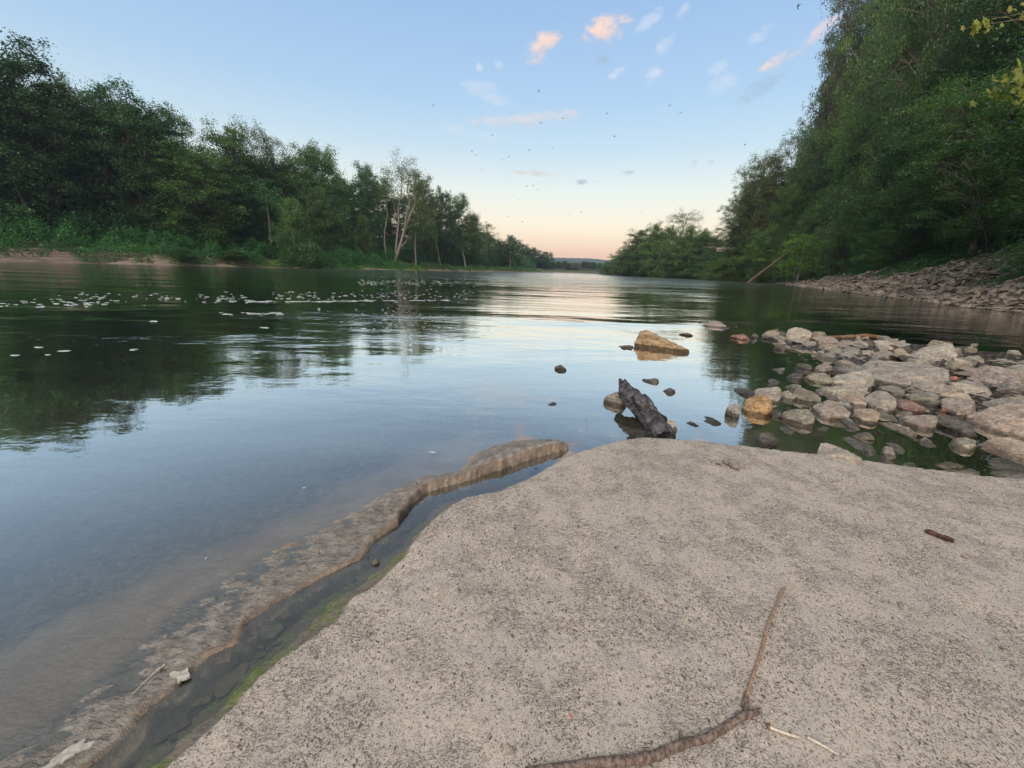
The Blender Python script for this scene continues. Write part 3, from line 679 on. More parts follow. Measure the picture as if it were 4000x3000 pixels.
ROCKS = [
 ([(595,175),(640,140),(680,140),(700,165),(690,190),(610,190)],'tan','tan rounded rock at the far left of the stone spit'),
 ([(665,140),(690,130),(702,150),(688,162)],'dark','small dark stone sitting behind the tan rounded rock at the spit end'),
 ([(655,195),(690,170),(735,180),(745,205),(690,212)],'olive','small olive rock in front of the tan rounded rock at the spit end'),
 ([(750,175),(765,140),(820,123),(870,135),(905,170),(905,195),(830,205),(760,192)],'pale','largest pale rock at the far end of the stone spit, lit cream on top'),
 ([(695,150),(735,150),(752,170),(732,184),(700,178)],'dark','dark rock wedged left of the largest pale rock at the spit end'),
 ([(840,215),(920,208),(932,228),(850,238)],'grey','flat grey stone in front of the largest pale rock at the spit end'),
 ([(905,185),(985,178),(1060,195),(1067,214),(960,230),(935,212)],'tan','tan rock at the near end of the thin driftwood plank'),
 ([(1050,225),(1100,200),(1165,215),(1150,237),(1060,242)],'tan','tan stone in the second row under the thin driftwood plank'),
 ([(1130,212),(1190,198),(1262,240),(1230,257),(1150,237)],'pink','pinkish stone under the middle of the thin driftwood plank'),
 ([(1225,205),(1265,197),(1292,225),(1270,247),(1240,237)],'dark','dark grey upright stone beside the thin driftwood plank'),
 ([(1280,210),(1360,205),(1440,222),(1447,250),(1420,267),(1330,262),(1290,237)],'pale','pale broad rock at the right end of the thin driftwood plank'),
 ([(670,255),(700,230),(762,255),(740,277)],'dark','dark wet stone at the water line of the spit end'),
 ([(850,247),(900,235),(935,247),(930,264),(860,260)],'olive','small olive stone on the inner edge of the spit, beside a flat grey stone'),
 ([(1000,265),(1050,242),(1087,260),(1080,282),(1020,287)],'olive','olive brown stone low on the inner edge of the upper spit'),
 ([(1090,262),(1130,245),(1190,250),(1202,280),(1170,292),(1100,287)],'grey','grey stone right of the olive brown stone on the upper spit'),
 ([(930,240),(1010,228),(1060,235),(1040,257),(960,260)],'tan','flat tan stone in the middle of the upper spit'),
 ([(965,302),(1000,280),(1050,287),(1040,320),(990,322)],'wet','wet stone at the inner corner of the upper spit, half under water'),
 ([(1060,312),(1090,280),(1140,278),(1187,312),(1180,330),(1090,330)],'grey','light grey stone above the dark pool corner, left of the table rock'),
 ([(1205,267),(1290,268),(1270,284),(1215,287)],'pale','thin pale flake above the broad table rock'),
 ([(1250,290),(1370,265),(1480,290),(1492,312),(1420,330),(1300,315)],'pink','low pinkish slab behind the broad table rock'),
 ([(1505,280),(1600,245),(1700,215),(1790,240),(1785,290),(1800,325),(1700,325),(1570,332),(1540,318)],'pale','tall pale blocky rock standing behind the right end of the table rock'),
 ([(1545,300),(1590,262),(1680,275),(1750,325),(1700,332),(1570,334)],'dark','shaded brown underside block leaning on the tall pale blocky rock'),
 ([(1650,330),(1665,305),(1710,308),(1800,347),(1790,364),(1690,357)],'tan','tan stone in front of the tall pale blocky rock'),
 ([(1780,330),(1870,318),(1932,342),(1920,367),(1830,364)],'pink','pinkish stone right of the tall pale blocky rock'),
 ([(1760,372),(1850,362),(1887,387),(1860,407),(1790,397)],'tan','small tan stone at the right end of the table rock'),
 ([(1850,308),(1930,298),(1967,327),(1960,347),(1900,337)],'olive','olive stone on the river side of the right half of the spit'),
 ([(1180,350),(1235,318),(1400,320),(1560,335),(1740,380),(1747,450),(1700,482),(1560,487),(1400,480),(1270,472),(1290,420),(1200,392)],'grey','broad flat topped table rock, the longest in the spit'),
 ([(805,362),(820,347),(880,350),(907,377),(890,402),(830,392)],'dark','dark wet stone at the head of the inner pool'),
 ([(915,392),(950,350),(1000,345),(1032,367),(980,397),(930,404)],'tan','tan pointed stone beside the dark wet stone at the pool head'),
 ([(1035,352),(1070,325),(1130,325),(1172,362),(1170,380),(1050,372)],'tan','tan block left of the broad table rock'),
 ([(980,402),(1010,365),(1100,362),(1177,382),(1165,407),(1060,414)],'wet','grey brown stone in front of the tan block beside the table rock'),
 ([(740,432),(800,408),(850,415),(862,442),(800,457),(750,450)],'dark','low dark rock left of the mossy tan rock in the inner pool'),
 ([(860,432),(910,408),(980,410),(1027,442),(1020,467),(930,474),(870,462)],'olive','mossy tan rock in the inner pool, left of the cream wedge'),
 ([(935,482),(1060,420),(1180,393),(1262,392),(1287,430),(1270,472),(1180,480),(1050,490)],'pale','cream wedge shaped slab tapering to the left, upper of two'),
 ([(890,517),(980,490),(1140,482),(1210,465),(1252,482),(1240,517),(1120,527),(960,542)],'pale','lower of the two cream wedge slabs, long and thin'),
 ([(600,464),(665,440),(700,462),(690,480),(610,477)],'olive','small pyramid stone standing in the inner pool'),
 ([(655,382),(733,375),(730,400),(700,404)],'grey','light grey flake lying flat in the inner pool'),
 ([(470,427),(530,427),(602,442),(595,462),(540,462)],'dark','dark flat rock breaking the surface left of the small pyramid stone'),
 ([(740,492),(790,472),(840,482),(837,510),(770,512)],'olive','olive stone above the grey triangular slab'),
 ([(430,502),(490,500),(547,522),(540,547),(490,552),(430,532)],'dark','dark jagged rock at the water left of the grey triangular slab'),
 ([(545,522),(590,500),(690,492),(717,520),(690,582),(640,592),(600,562),(500,572)],'grey','pale grey triangular slab behind the golden rock'),
 ([(465,632),(500,580),(530,550),(600,545),(642,570),(647,630),(620,657),(520,662),(470,657)],'gold','golden orange rock glowing at the edge of the spit'),
 ([(690,562),(720,525),(760,515),(802,550),(795,592),(730,590)],'olive','brown pointed stone right of the grey triangular slab'),
 ([(785,522),(820,490),(880,510),(957,552),(940,592),(860,597),(800,572)],'olive','dark streaked rock under the lower cream wedge'),
 ([(1000,547),(1080,525),(1160,505),(1212,540),(1230,602),(1180,627),(1100,592),(1010,572)],'tan','rusty brown slanting rock under the right end of the lower cream wedge'),
 ([(1235,572),(1270,515),(1340,515),(1407,562),(1412,610),(1350,652),(1290,642),(1240,617)],'grey','big smooth grey rock with rusty foot in the middle of the spit'),
 ([(1290,492),(1400,480),(1462,510),(1482,540),(1440,562),(1380,547),(1310,517)],'olive','greenish rock just behind the big smooth grey one'),
 ([(1470,507),(1510,492),(1562,515),(1540,537),(1490,537)],'pink','small round pinkish rock right of the greenish one'),
 ([(1470,572),(1530,530),(1620,520),(1682,540),(1670,567),(1560,570)],'olive','upper of two flat yellowish slabs in the middle of the spit'),
 ([(1505,577),(1600,565),(1720,575),(1722,600),(1600,612),(1530,597)],'olive','lower of two flat yellowish slabs in the middle of the spit'),
 ([(1410,612),(1440,575),(1510,572),(1592,622),(1580,652),(1490,654),(1420,642)],'red','dark reddish oval rock right of the big smooth grey one'),
 ([(910,642),(940,590),(1000,570),(1070,590),(1127,652),(1110,692),(1040,702),(950,692)],'pink','pink and white veined rock in the centre of the spit'),
 ([(1060,592),(1110,570),(1162,622),(1150,657),(1110,642)],'wet','grey brown stone tucked behind the pink and white veined rock'),
 ([(722,672),(760,630),(820,615),(880,635),(912,682),(900,712),(820,737),(740,722)],'olive','round domed yellow brown rock standing in shallow water'),
 ([(615,662),(660,635),(732,645),(730,672),(660,684)],'dark','flat dark wet rock between the golden rock and the round domed one'),
 ([(1135,662),(1200,628),(1290,630),(1317,655),(1300,702),(1220,717),(1150,692)],'tan','tan rock in front of the big smooth grey one, green at its foot'),
 ([(1270,702),(1300,665),(1390,658),(1422,690),(1430,722),(1340,722)],'pale','pale flat stone left of the bulky tan rock'),
 ([(1400,657),(1470,640),(1532,650),(1500,667),(1420,672)],'pale','thin pale stone under the dark reddish oval rock'),
 ([(1430,692),(1480,655),(1600,650),(1682,680),(1670,722),(1600,772),(1520,762),(1440,722)],'tan','bulky tan rock with a dark wet foot in the lower spit'),
 ([(1285,710),(1360,705),(1500,740),(1567,795),(1560,822),(1490,802),(1400,772),(1300,732)],'pale','long pale slab sloping down to the right in the lower spit'),
 ([(985,747),(1010,710),(1060,695),(1112,720),(1110,752)],'olive','small olive rock with a dry top in the shallow inlet'),
 ([(1075,692),(1130,680),(1202,742),(1180,767),(1110,752)],'wet','wet brown rock right of the small olive one in the inlet'),
 ([(700,747),(740,735),(802,760),(780,792),(720,782)],'wet','wet grey rock barely above the water in front of the round domed one'),
 ([(870,745),(930,725),(1000,745),(985,775),(900,775)],'wet','low wet slab just left of the small olive rock in the inlet'),
 ([(1115,792),(1190,768),(1260,775),(1282,812),(1200,817)],'tan','flat tan stone behind the wet grey sloping slab'),
 ([(1300,782),(1330,770),(1420,790),(1502,827),(1480,842),(1390,842),(1310,812)],'pink','pale flat stone with a rusty front edge in the inlet'),
 ([(1080,822),(1140,805),(1260,850),(1302,902),(1260,917),(1150,872)],'wet','wet grey slab sloping into the inlet beside the long light block'),
 ([(918,892),(930,838),(1010,840),(1190,900),(1217,940),(1080,942),(950,915)],'pale','long light block lying against the far edge of the concrete slab'),
 ([(1325,902),(1360,850),(1400,870),(1417,922),(1370,947),(1330,927)],'wet','wet upright grey stone in the inlet'),
 ([(1360,832),(1420,835),(1482,882),(1460,912),(1400,892)],'wet','wet flat stone behind the upright grey one in the inlet'),
 ([(1565,812),(1600,800),(1642,832),(1640,862),(1570,852)],'olive','small submerged looking olive stone in the right of the inlet'),
 ([(1640,692),(1700,655),(1800,680),(1900,740),(1962,792),(1900,822),(1750,782),(1650,742)],'dark','large dark greenish rock under the pitted pink boulder'),
 ([(1675,522),(1710,475),(1780,485),(1880,540),(1927,592),(1850,587),(1740,557),(1680,547)],'tan','orange tan elongated rock sloping down to the right'),
 ([(1770,482),(1850,450),(1950,475),(2012,532),(2000,562),(1900,562),(1800,512)],'grey','smooth grey brown rock behind the orange tan elongated one'),
 ([(1820,682),(1880,615),(2010,600),(2212,590),(2420,640),(2430,800),(2212,822),(2100,805),(1950,762),(1850,722)],'pink','huge pitted pink boulder cut by the right edge of the picture'),
 ([(1715,572),(1780,550),(1880,570),(1922,600),(1900,642),(1820,687),(1760,657),(1720,622)],'pink','pale pink block left of the huge pitted boulder'),
 ([(1880,592),(1960,562),(2100,565),(2212,575),(2350,600),(2212,622),(2000,627)],'pale','flat pale slab on top behind the huge pitted boulder'),
 ([(2030,532),(2100,525),(2212,547),(2300,570),(2212,579),(2050,560)],'grey','thin straight slab near the right edge above the flat pale slab'),
 ([(1845,847),(1950,825),(2060,798),(2120,800),(2165,830),(2212,865),(2380,900),(2330,965),(2212,967),(2050,902),(1900,872)],'tan','large smooth tan rock with a humped top, front right of the spit'),
 ([(1740,862),(1780,815),(1850,810),(1922,832),(1900,872),(1800,887)],'olive','greenish rock joined to the left of the large smooth tan one'),
 ([(1825,932),(1860,905),(2000,905),(2150,950),(2212,982),(2300,1020),(2150,1042),(1950,1012)],'wet','big shaded grey rock beneath the large smooth tan one'),
 ([(1585,972),(1620,955),(1760,952),(1842,970),(1830,992),(1700,1002)],'olive','flat dark edged stone touching the slab, in the right inlet'),
 ([(1685,1002),(1760,988),(1880,995),(1927,1022),(1800,1030)],'pale','low pale stone on the far edge of the concrete slab'),
 ([(1970,1027),(2000,1000),(2060,990),(2120,1010),(2177,1047),(2060,1052)],'pale','pale domed stone on the edge of the slab, front right corner'),
 ([(1440,967),(1480,950),(1530,965),(1557,987),(1480,990)],'grey','small grey stone peeping over the edge of the slab'),
 ([(555,802),(600,775),(660,775),(692,812),(680,852),(620,874),(570,847)],'dark','dark round algae covered rock in the glassy pool by the slab'),
 ([(1850,412),(1900,370),(2000,365),(2120,380),(2212,440),(2230,502),(2100,512),(1980,482),(1880,452)],'pink','broad pinkish rock in the right middle of the spit'),
 ([(1970,347),(2040,315),(2110,328),(2212,352),(2200,382),(2080,372)],'grey','grey rock on the river side, behind the broad pinkish rock'),
 ([(2110,372),(2212,350),(2320,400),(2320,450),(2212,442)],'grey','grey brown rock at the right edge above the broad pinkish rock'),
 ([(1500,472),(1560,440),(1640,440),(1722,470),(1700,512),(1600,522),(1530,502)],'grey','rounded brown grey rock at the foot of the table rock'),
 ([(1745,432),(1790,425),(1807,440),(1770,450)],'brick','small brick red stone among the grey ones'),
 ([(1690,640),(1715,620),(1740,640),(1735,662),(1700,660)],'brick','rusty red stone in the gap left of the pale pink block'),
 ([(1105,232),(1122,220),(1135,230),(1125,242)],'brick','tiny brick red stone in the upper spit'),
 ([(1400,267),(1440,230),(1480,235),(1527,265),(1480,277)],'dark','black charred lump behind the table rock on the river side'),
 ([(945,272),(975,268),(982,290),(942,295)],'grey','small grey stone at the inner edge of the upper spit, in wet gap'),
 ([(1190,592),(1230,570),(1245,600),(1225,620)],'dark','dark stone squeezed left of the big smooth grey rock'),
 ([(750,212),(790,205),(800,222),(760,230)],'wet','wet flake at the water line below the largest pale rock'),
 ([(1480,320),(1530,305),(1565,322),(1540,335),(1490,334)],'pale','small pale stone between the low pinkish slab and the shaded block'),
 ([(1580,340),(1640,330),(1670,352),(1600,360)],'olive','small olive stone lying on the back edge of the table rock'),
 ([(1300,240),(1345,232),(1370,262),(1320,270)],'grey','grey stone in front of the pale broad rock by the plank'),
 ([(1120,655),(1140,640),(1165,655),(1140,672)],'dark','little dark stone between the veined pink rock and the tan one'),
 ([(2090,1050),(2180,1030),(2290,1060),(2250,1085),(2120,1080)],'grey','grey stone on the slab edge at the right border'),
]
for pts, mat, lab in ROCKS:
    big = max(p[0] for p in pts) - min(p[0] for p in pts) > 250
    gx = sum(p[0] for p in pts) / len(pts); gy = sum(p[1] for p in pts) / len(pts); gk = 1.03 if big else 1.12; pts = [(gx + (p[0] - gx) * gk, gy + (p[1] - gy) * gk) for p in pts]
    traced_rock(pts, mat, lab, T=.75 if big else 1.05, crease=.38, vox=46 if big else 34, a1=.012 if big else .016)
# loose filler stones between the traced ones, one thing each
def proto_stone(seed, flat=.5, name='stone', el=1.0):
    rr = np.random.RandomState(seed); p = rr.normal(size=(11, 3)); p /= np.linalg.norm(p, axis=1)[:, None]
    p = np.sign(p) * np.abs(p) ** .6 * np.array([.5 * el, .38, .5 * flat]) * (1 + rr.uniform(-.2, .15, (11, 1)))
    return hull_mesh(name, [Vector(q) for q in p], 1.0, seed * 1.3, 14, .03, .014, facets=5)
STP = [proto_stone(s, f) for s, f in [(1, .45), (2, .6), (3, .35), (4, .7), (5, .5), (6, .4)]]
rr = random.Random(5); spx = [p[0] for p in SPIT]; spy = [p[1] for p in SPIT]
cnt = 0
cols = ['tan', 'grey', 'olive', 'wet', 'dark', 'pink', 'pale', 'wet']
while cnt < 170:
    x = rr.uniform(min(spx), min(max(spx), 12)); y = rr.uniform(min(spy), max(spy))
    if float(sdf(np.array([x]), np.array([y]), SPIT)[0]) < -.22: continue
    k = rr.choice(range(8)); sz = rr.uniform(.11, .30) * (1.45 if x > 5.5 else 1)
    me = STP[rr.randrange(6)].copy() if cnt < 0 else STP[rr.randrange(6)]
    o = bpy.data.objects.new('stone', me); C.objects.link(o)
    if len(me.materials) == 0: me.materials.append(RM['tan'])
    o.material_slots[0].link = 'OBJECT'; o.material_slots[0].material = RM[cols[k]]
    z = float(terrain(np.array([x]), np.array([y]))[0][0])
    o.location = (x, y, z + sz * .12); o.scale = (sz, sz * rr.uniform(.7, 1.1), sz); o.rotation_euler = (rr.uniform(-.3, .3), rr.uniform(-.3, .3), rr.uniform(0, 6.28))
    tag(o, 'loose stone filling a gap between the bigger rocks of the spit', 'stone', 'loose stones between the rocks of the spit'); cnt += 1
# wet stones lying at the water line of the inlet and of the pool head
INL = c5([(600, 500), (700, 640), (700, 760), (900, 800), (1300, 900), (1600, 940), (1850, 950), (1750, 780), (1300, 650), (1150, 600), (900, 540), (1000, 400), (900, 300), (700, 250), (780, 400)])
ix = [p[0] for p in INL]; iy = [p[1] for p in INL]; cnt = 0
while cnt < 65:
    x = rr.uniform(min(ix), max(ix)); y = rr.uniform(min(iy), max(iy))
    if float(sdf(np.array([x]), np.array([y]), INL)[0]) < 0: continue
    sz = rr.uniform(.08, .24); o = bpy.data.objects.new('stone', STP[rr.randrange(6)]); C.objects.link(o)
    o.material_slots[0].link = 'OBJECT'; o.material_slots[0].material = RM[rr.choice(['wet', 'dark', 'olive', 'wet'])]
    o.location = (x, y, -sz * rr.uniform(.12, .3)); o.scale = (sz * 1.2, sz * rr.uniform(.7, 1.1), sz); o.rotation_euler = (rr.uniform(-.25, .25), rr.uniform(-.25, .25), rr.uniform(0, 6.28))
    tag(o, 'dark wet stone just breaking or just under the shallow water of the inlet', 'stone', 'wet stones in the shallow inlet by the spit'); cnt += 1
# small stones on the floor of the runnel
rc = [((bx * .62 + cx_ * .38), (by * .62 + cy_ * .38)) for (bx, by), (cx_, cy_) in zip([B[int(i * (len(B) - 1) / 39)] for i in range(40)], [Cc[int(i * (len(Cc) - 1) / 39)] for i in range(40)])]
for i, (x, y) in enumerate(rc):
    if y < .3: continue
    x += rr.gauss(0, .03); y += rr.gauss(0, .02); sz = rr.uniform(.02, .055); z = float(terrain(np.array([x]), np.array([y]))[0][0])
    if z > -.012: continue
    o = bpy.data.objects.new('stone', STP[rr.randrange(6)]); C.objects.link(o); o.material_slots[0].link = 'OBJECT'; o.material_slots[0].material = RM[rr.choice(['tan', 'tan', 'red', 'olive', 'grey'])]
    o.location = (x, y, z + sz * .1); o.scale = (sz * 1.3, sz, sz); o.rotation_euler = (0, 0, rr.uniform(0, 6.28)); tag(o, 'small stone lying on the floor of the narrow runnel beside the slab', 'stone', 'small stones on the floor of the runnel')
# ---- rubble slope of the right bank
rub = [proto_stone(s, f, 'rubble_stone', e) for s, f, e in [(11, .22, 1.4), (12, .3, 1.2), (13, .18, 1.5), (14, .35, 1.1), (15, .25, 1.3), (16, .2, 1.2), (17, .5, 1.0), (18, .28, 1.6)]]
RBM = rock_material('rubble_rock', (.18, .13, .095), (.42, .335, .255), wetline=.05, dark=.4, bumpk=.03)
s_right = [i for i in range(len(BKS)) if i > i_apex]
sR = lambda Yt: float(np.interp(-Yt, -BKC[s_right, 1], BKS[s_right]))
rr = random.Random(9); spots = []
s0, s1 = sR(105), sR(6)
def onslope(s, d):
    P = bank_surf([s], [d]); return P[0]
while len(spots) < 4600:
    s = s0 + (s1 - s0) * rr.random() ** .75; d = -.3 + 12.5 * rr.random() ** 1.25
    P = onslope(s, d); lim = 12 if P[1] < 45 else (12 - (P[1] - 45) * .14)
    if d > max(lim, 3.5) or (d > 7 and rr.random() < .35): continue
    sz = (.22 + .55 * rr.random() ** 1.6) * (1.7 if rr.random() < .12 else 1) * (.85 if d > 7 else 1)
    spots.append((P, sz, s, d))
spots.sort(key=lambda q: -q[1] / math.hypot(q[0][0], q[0][1]) * (1 if abs(q[0][0]) < 1.32 * q[0][1] else .01))
slope = math.atan(.42)
parts_V = []; parts_F = []; off = 0
for me in rub: me.materials.append(RBM)
for i, (P, sz, s, d) in enumerate(spots):
    nx, ny = np.interp(s, BKS, nor[:, 0]), np.interp(s, BKS, nor[:, 1]); az = math.atan2(ny, nx)
    M = Matrix.Translation((P[0], P[1], P[2] + sz * .08 + .03)) @ Matrix.Rotation(az, 4, 'Z') @ Matrix.Rotation(-slope + rr.uniform(-.5, .45), 4, 'Y') @ Matrix.Rotation(rr.uniform(-.3, .3), 4, 'X') @ Matrix.Rotation(rr.gauss(1.57, .8), 4, 'Z') @ Matrix.Diagonal((sz * rr.uniform(.8, 1.4), sz, sz * rr.uniform(.8, 1.5), 1))
    me = rub[rr.randrange(8)]
    if i < 290:
        o = bpy.data.objects.new('rubble_stone', me); C.objects.link(o); o.matrix_world = M
        tag(o, 'brown flat stone, one of the larger ones covering the slope of the right bank', 'stone', 'flat stones covering the slope of the right bank')
    else:
        n = len(me.vertices); V = np.empty(n * 3, np.float32); me.vertices.foreach_get('co', V); V = V.reshape(-1, 3) @ np.array(M.to_3x3()).T + np.array(M.translation)
        F = np.empty(len(me.polygons) * 3, np.int32); me.polygons.foreach_get('vertices', F); F = F.reshape(-1, 3)
        parts_V.append(V); parts_F.append(F + off); off += n
mr = mesh_np('rubble', np.concatenate(parts_V), np.concatenate(parts_F))
tag(link('rubble', mr, RBM), 'smaller broken brown stones strewn over the slope of the right bank', 'rubble', kind='stuff')
# ---------------------------------------------------------------- vegetation
LM = dict(
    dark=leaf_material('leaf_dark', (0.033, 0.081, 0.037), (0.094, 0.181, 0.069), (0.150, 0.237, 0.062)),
    mid=leaf_material('leaf_mid', (0.053, 0.106, 0.035), (0.144, 0.237, 0.069), (0.225, 0.263, 0.075)),
    light=leaf_material('leaf_light', (0.075, 0.144, 0.033), (0.200, 0.312, 0.075), (0.300, 0.325, 0.075)),
    olive=leaf_material('leaf_olive', (0.069, 0.094, 0.030), (0.175, 0.219, 0.062), (0.275, 0.213, 0.062)),
    lime=leaf_material('leaf_lime', (.12, .22, .035), (.26, .42, .07), (.28, .40, .06), trans=.4),
    yellow=leaf_material('leaf_yellow', (.17, .22, .04), (.33, .37, .07), (.4, .36, .07), trans=.45),
    vine=leaf_material('leaf_vine', (0.044, 0.125, 0.044), (0.106, 0.275, 0.075), (0.175, 0.325, 0.075)))
BKM = dict(bark=bark_material('bark_grey', (.10, .085, .065), (.20, .175, .14)), pale=bark_material('bark_pale', (.17, .15, .12), (.33, .295, .245)),
           dead=bark_material('bark_dead', (.06, .05, .04), (.13, .11, .095)), brown=bark_material('bark_brown', (.12, .065, .035), (.26, .155, .09)))
def tubes(paths, sides=6):
    """paths: list of (points, radii) -> V, F quads"""
    V = []; F = []; off = 0
    for pts, rad in paths:
        pts = np.array(pts, float); m = len(pts); t = np.gradient(pts, axis=0); t /= np.linalg.norm(t, axis=1)[:, None] + 1e-9
        ref = np.array([0, 0, 1.0]) if abs(t[0][2]) < .8 else np.array([1.0, 0, 0])
        u = np.cross(t, ref); u /= np.linalg.norm(u, axis=1)[:, None] + 1e-9; v = np.cross(t, u)
        a = np.arange(sides) * 2 * math.pi / sides
        ring = pts[:, None, :] + (u[:, None, :] * np.cos(a)[None, :, None] + v[:, None, :] * np.sin(a)[None, :, None]) * np.array(rad)[:, None, None]
        V.append(ring.reshape(-1, 3))
        i = np.arange(m * sides).reshape(m, sides); j = np.roll(i, -1, 1)
        F.append(np.stack([i[:-1], i[1:], j[1:], j[:-1]], -1).reshape(-1, 4) + off); off += m * sides
    return np.concatenate(V), np.concatenate(F)
def leaves(rg, ctr, L, Wf=.55, up=.5, hang=0.0):
    n = len(ctr); a = rg.normal(size=(n, 3)); a[:, 2] = a[:, 2] * .6 - hang; a /= np.linalg.norm(a, axis=1)[:, None]
    nn = rg.normal(size=(n, 3)) * .8; nn[:, 2] = np.abs(nn[:, 2]) + up; b = np.cross(a, nn); b /= np.linalg.norm(b, axis=1)[:, None] + 1e-9
    l = L * rg.uniform(.6, 1.25, (n, 1)); V = np.stack([ctr - a * l * .5, ctr + b * l * Wf * .5, ctr + a * l * .5, ctr - b * l * Wf * .5], 1).reshape(-1, 3)
    return V, np.arange(n * 4).reshape(n, 4)
def leaf_mesh(name, rg, ctr, L, **k):
    V, F = leaves(rg, ctr, L, **k); me = mesh_np(name, V, F, False); fattr(me, 'leaf', rg.uniform(0, 1, len(F)), 'FACE'); return me
def grow(rg, H, Rr, base, a=.55, b=.75, nl=22, ns=5, per=60, cr=.9, flat=.65, wander=.5, lean=(0, 0), upb=.6, tr=.28, fork=0):
    """limbs and leaf clump centres of one tree"""
    paths = []; clumps = []
    env = lambda t: Rr * (max(t, .001) ** a) * (max(1 - t, .001) ** b) / ((a / (a + b)) ** a * (b / (a + b)) ** b)
    m = 9; tt = np.linspace(0, .94, m); w = np.cumsum(rg.normal(size=(m, 2)) * wander * H / 60, axis=0)
    trunk = np.stack([w[:, 0] + lean[0] * tt * H, w[:, 1] + lean[1] * tt * H, tt * H], 1); trunk[0, :2] = 0
    rad = tr * (1 - tt) ** .8 * 1.0 + .03; rad[0] *= 1.35; paths.append((trunk, rad))
    at = lambda h: np.array([np.interp(h, trunk[:, 2], trunk[:, k]) for k in (0, 1)] + [h])
    for i in range(nl):
        s = base + (1 - base) * (i + rg.uniform()) / nl * .96; h0 = max(base * .75, s - rg.uniform(.1, .22)) * H; h1 = s * H
        az = i * 2.4 + rg.normal() * .5; r = env((s - base) / (1 - base)) * rg.uniform(.62, 1.08)
        p0 = at(h0); d = np.array([math.cos(az) * r, math.sin(az) * r, 0]); p3 = at(min(h1, .94 * H)) + d; p3[2] = h1 + rg.normal() * .3
        k = np.linspace(0, 1, 6)[:, None]; mid = (p0 + p3) / 2 + np.array([0, 0, upb * r * .3]) + rg.normal(size=3) * r * .08
        pts = p0 * (1 - k) ** 2 + 2 * mid * k * (1 - k) + p3 * k ** 2
        r0 = tr * .38 * (1 - s * .6); paths.append((pts, np.linspace(r0, .025, 6)))
        clumps.append(p3)
        for j in range(ns):
            u = rg.uniform(.35, 1); q0 = pts[int(u * 5)]; dd = rg.normal(size=3); dd[2] = dd[2] * .5 + .25; dd /= np.linalg.norm(dd)
            L = rg.uniform(.35, 1) * r * .55 + .6; q1 = q0 + dd * L + d / (r + .01) * L * .35; qm = (q0 + q1) / 2 + rg.normal(size=3) * L * .1
            paths.append((np.array([q0, qm, q1]), [.045 * tr / .28, .03 * tr / .28, .012])); clumps.append(q1)
            if rg.uniform() < .3: clumps.append(qm + rg.normal(size=3) * .3)
    cl = np.array(clumps); out = []
    for c in cl:
        n = int(per * rg.uniform(.5, 1.4)); s = cr * rg.uniform(.6, 1.25); e = rg.normal(size=(n, 3)) * np.array([s, s, s * flat]) * .6
        out.append(c + e)
    return paths, np.concatenate(out), cl
def make_proto(seed, leafL, hang=0.0, up=.5, **kw):
    rg = np.random.RandomState(seed); paths, ctr, cl = grow(rg, **kw)
    V, F = tubes(paths, 6); tm = mesh_np('trunk', V, F); cm = leaf_mesh('crown', rg, ctr, leafL, hang=hang, up=up)
    return tm, cm, kw['H']
PR = {}
# left bank kinds (built ~20 m tall, copied at other sizes)
PR['maple'] = make_proto(21, .44, H=32, Rr=6.6, base=.10, a=.3, b=.38, nl=56, ns=6, per=78, cr=1.2, flat=.7)
PR['maple_full'] = make_proto(22, .44, H=32, Rr=7.4, base=.05, a=.25, b=.36, nl=62, ns=6, per=78, cr=1.2, flat=.65)
PR['poplar'] = make_proto(23, .42, H=32, Rr=5.6, base=.10, a=.35, b=.5, nl=52, ns=5, per=74, cr=1.05, flat=.85, upb=.9, hang=.2)
PR['airy'] = make_proto(24, .36, H=32, Rr=5.6, base=.28, a=.5, b=.5, nl=30, ns=6, per=38, cr=1.0, flat=.8, upb=1.2, wander=1.0)
PR['airy_wide'] = make_proto(25, .36, H=32, Rr=6.8, base=.35, a=.5, b=.4, nl=28, ns=6, per=40, cr=1.1, flat=.8, upb=1.1, wander=1.2)
PR['willow'] = make_proto(26, .42, H=32, Rr=6.6, base=.06, a=.35, b=.5, nl=54, ns=5, per=76, cr=1.15, flat=1.2, hang=1.0, up=.1, wander=1.0)
PR['column'] = make_proto(27, .32, H=14, Rr=4.6, base=.01, a=.3, b=.8, nl=40, ns=6, per=60, cr=.95, flat=.9)
PR['dome'] = make_proto(28, .46, H=20, Rr=9.0, base=.03, a=.25, b=.45, nl=60, ns=6, per=78, cr=1.2, flat=.65)
# near kinds for the right bank: small leaves, more of them
PR['near_maple'] = make_proto(31, .30, H=30, Rr=7.5, base=.10, a=.25, b=.32, nl=60, ns=7, per=120, cr=1.05, flat=.6, upb=.6, up=1.0)
PR['near_elm'] = make_proto(32, .28, H=30, Rr=7.0, base=.12, a=.3, b=.34, nl=56, ns=7, per=115, cr=1.0, flat=.65, upb=.6, hang=.3, up=1.0, wander=1.0)
PR['near_airy'] = make_proto(33, .30, H=30, Rr=6.5, base=.2, a=.4, b=.3, nl=44, ns=7, per=44, cr=.8, flat=.6, upb=.8)
PR['near_low'] = make_proto(35, .24, H=12, Rr=5.0, base=.02, a=.3, b=.36, nl=44, ns=6, per=100, cr=.8, flat=.6, upb=.3, up=1.0)
PR['sapling'] = make_proto(34, .16, H=6, Rr=2.6, base=.2, a=.4, b=.5, nl=14, ns=5, per=60, cr=.5, flat=.45, up=1.0, tr=.06)
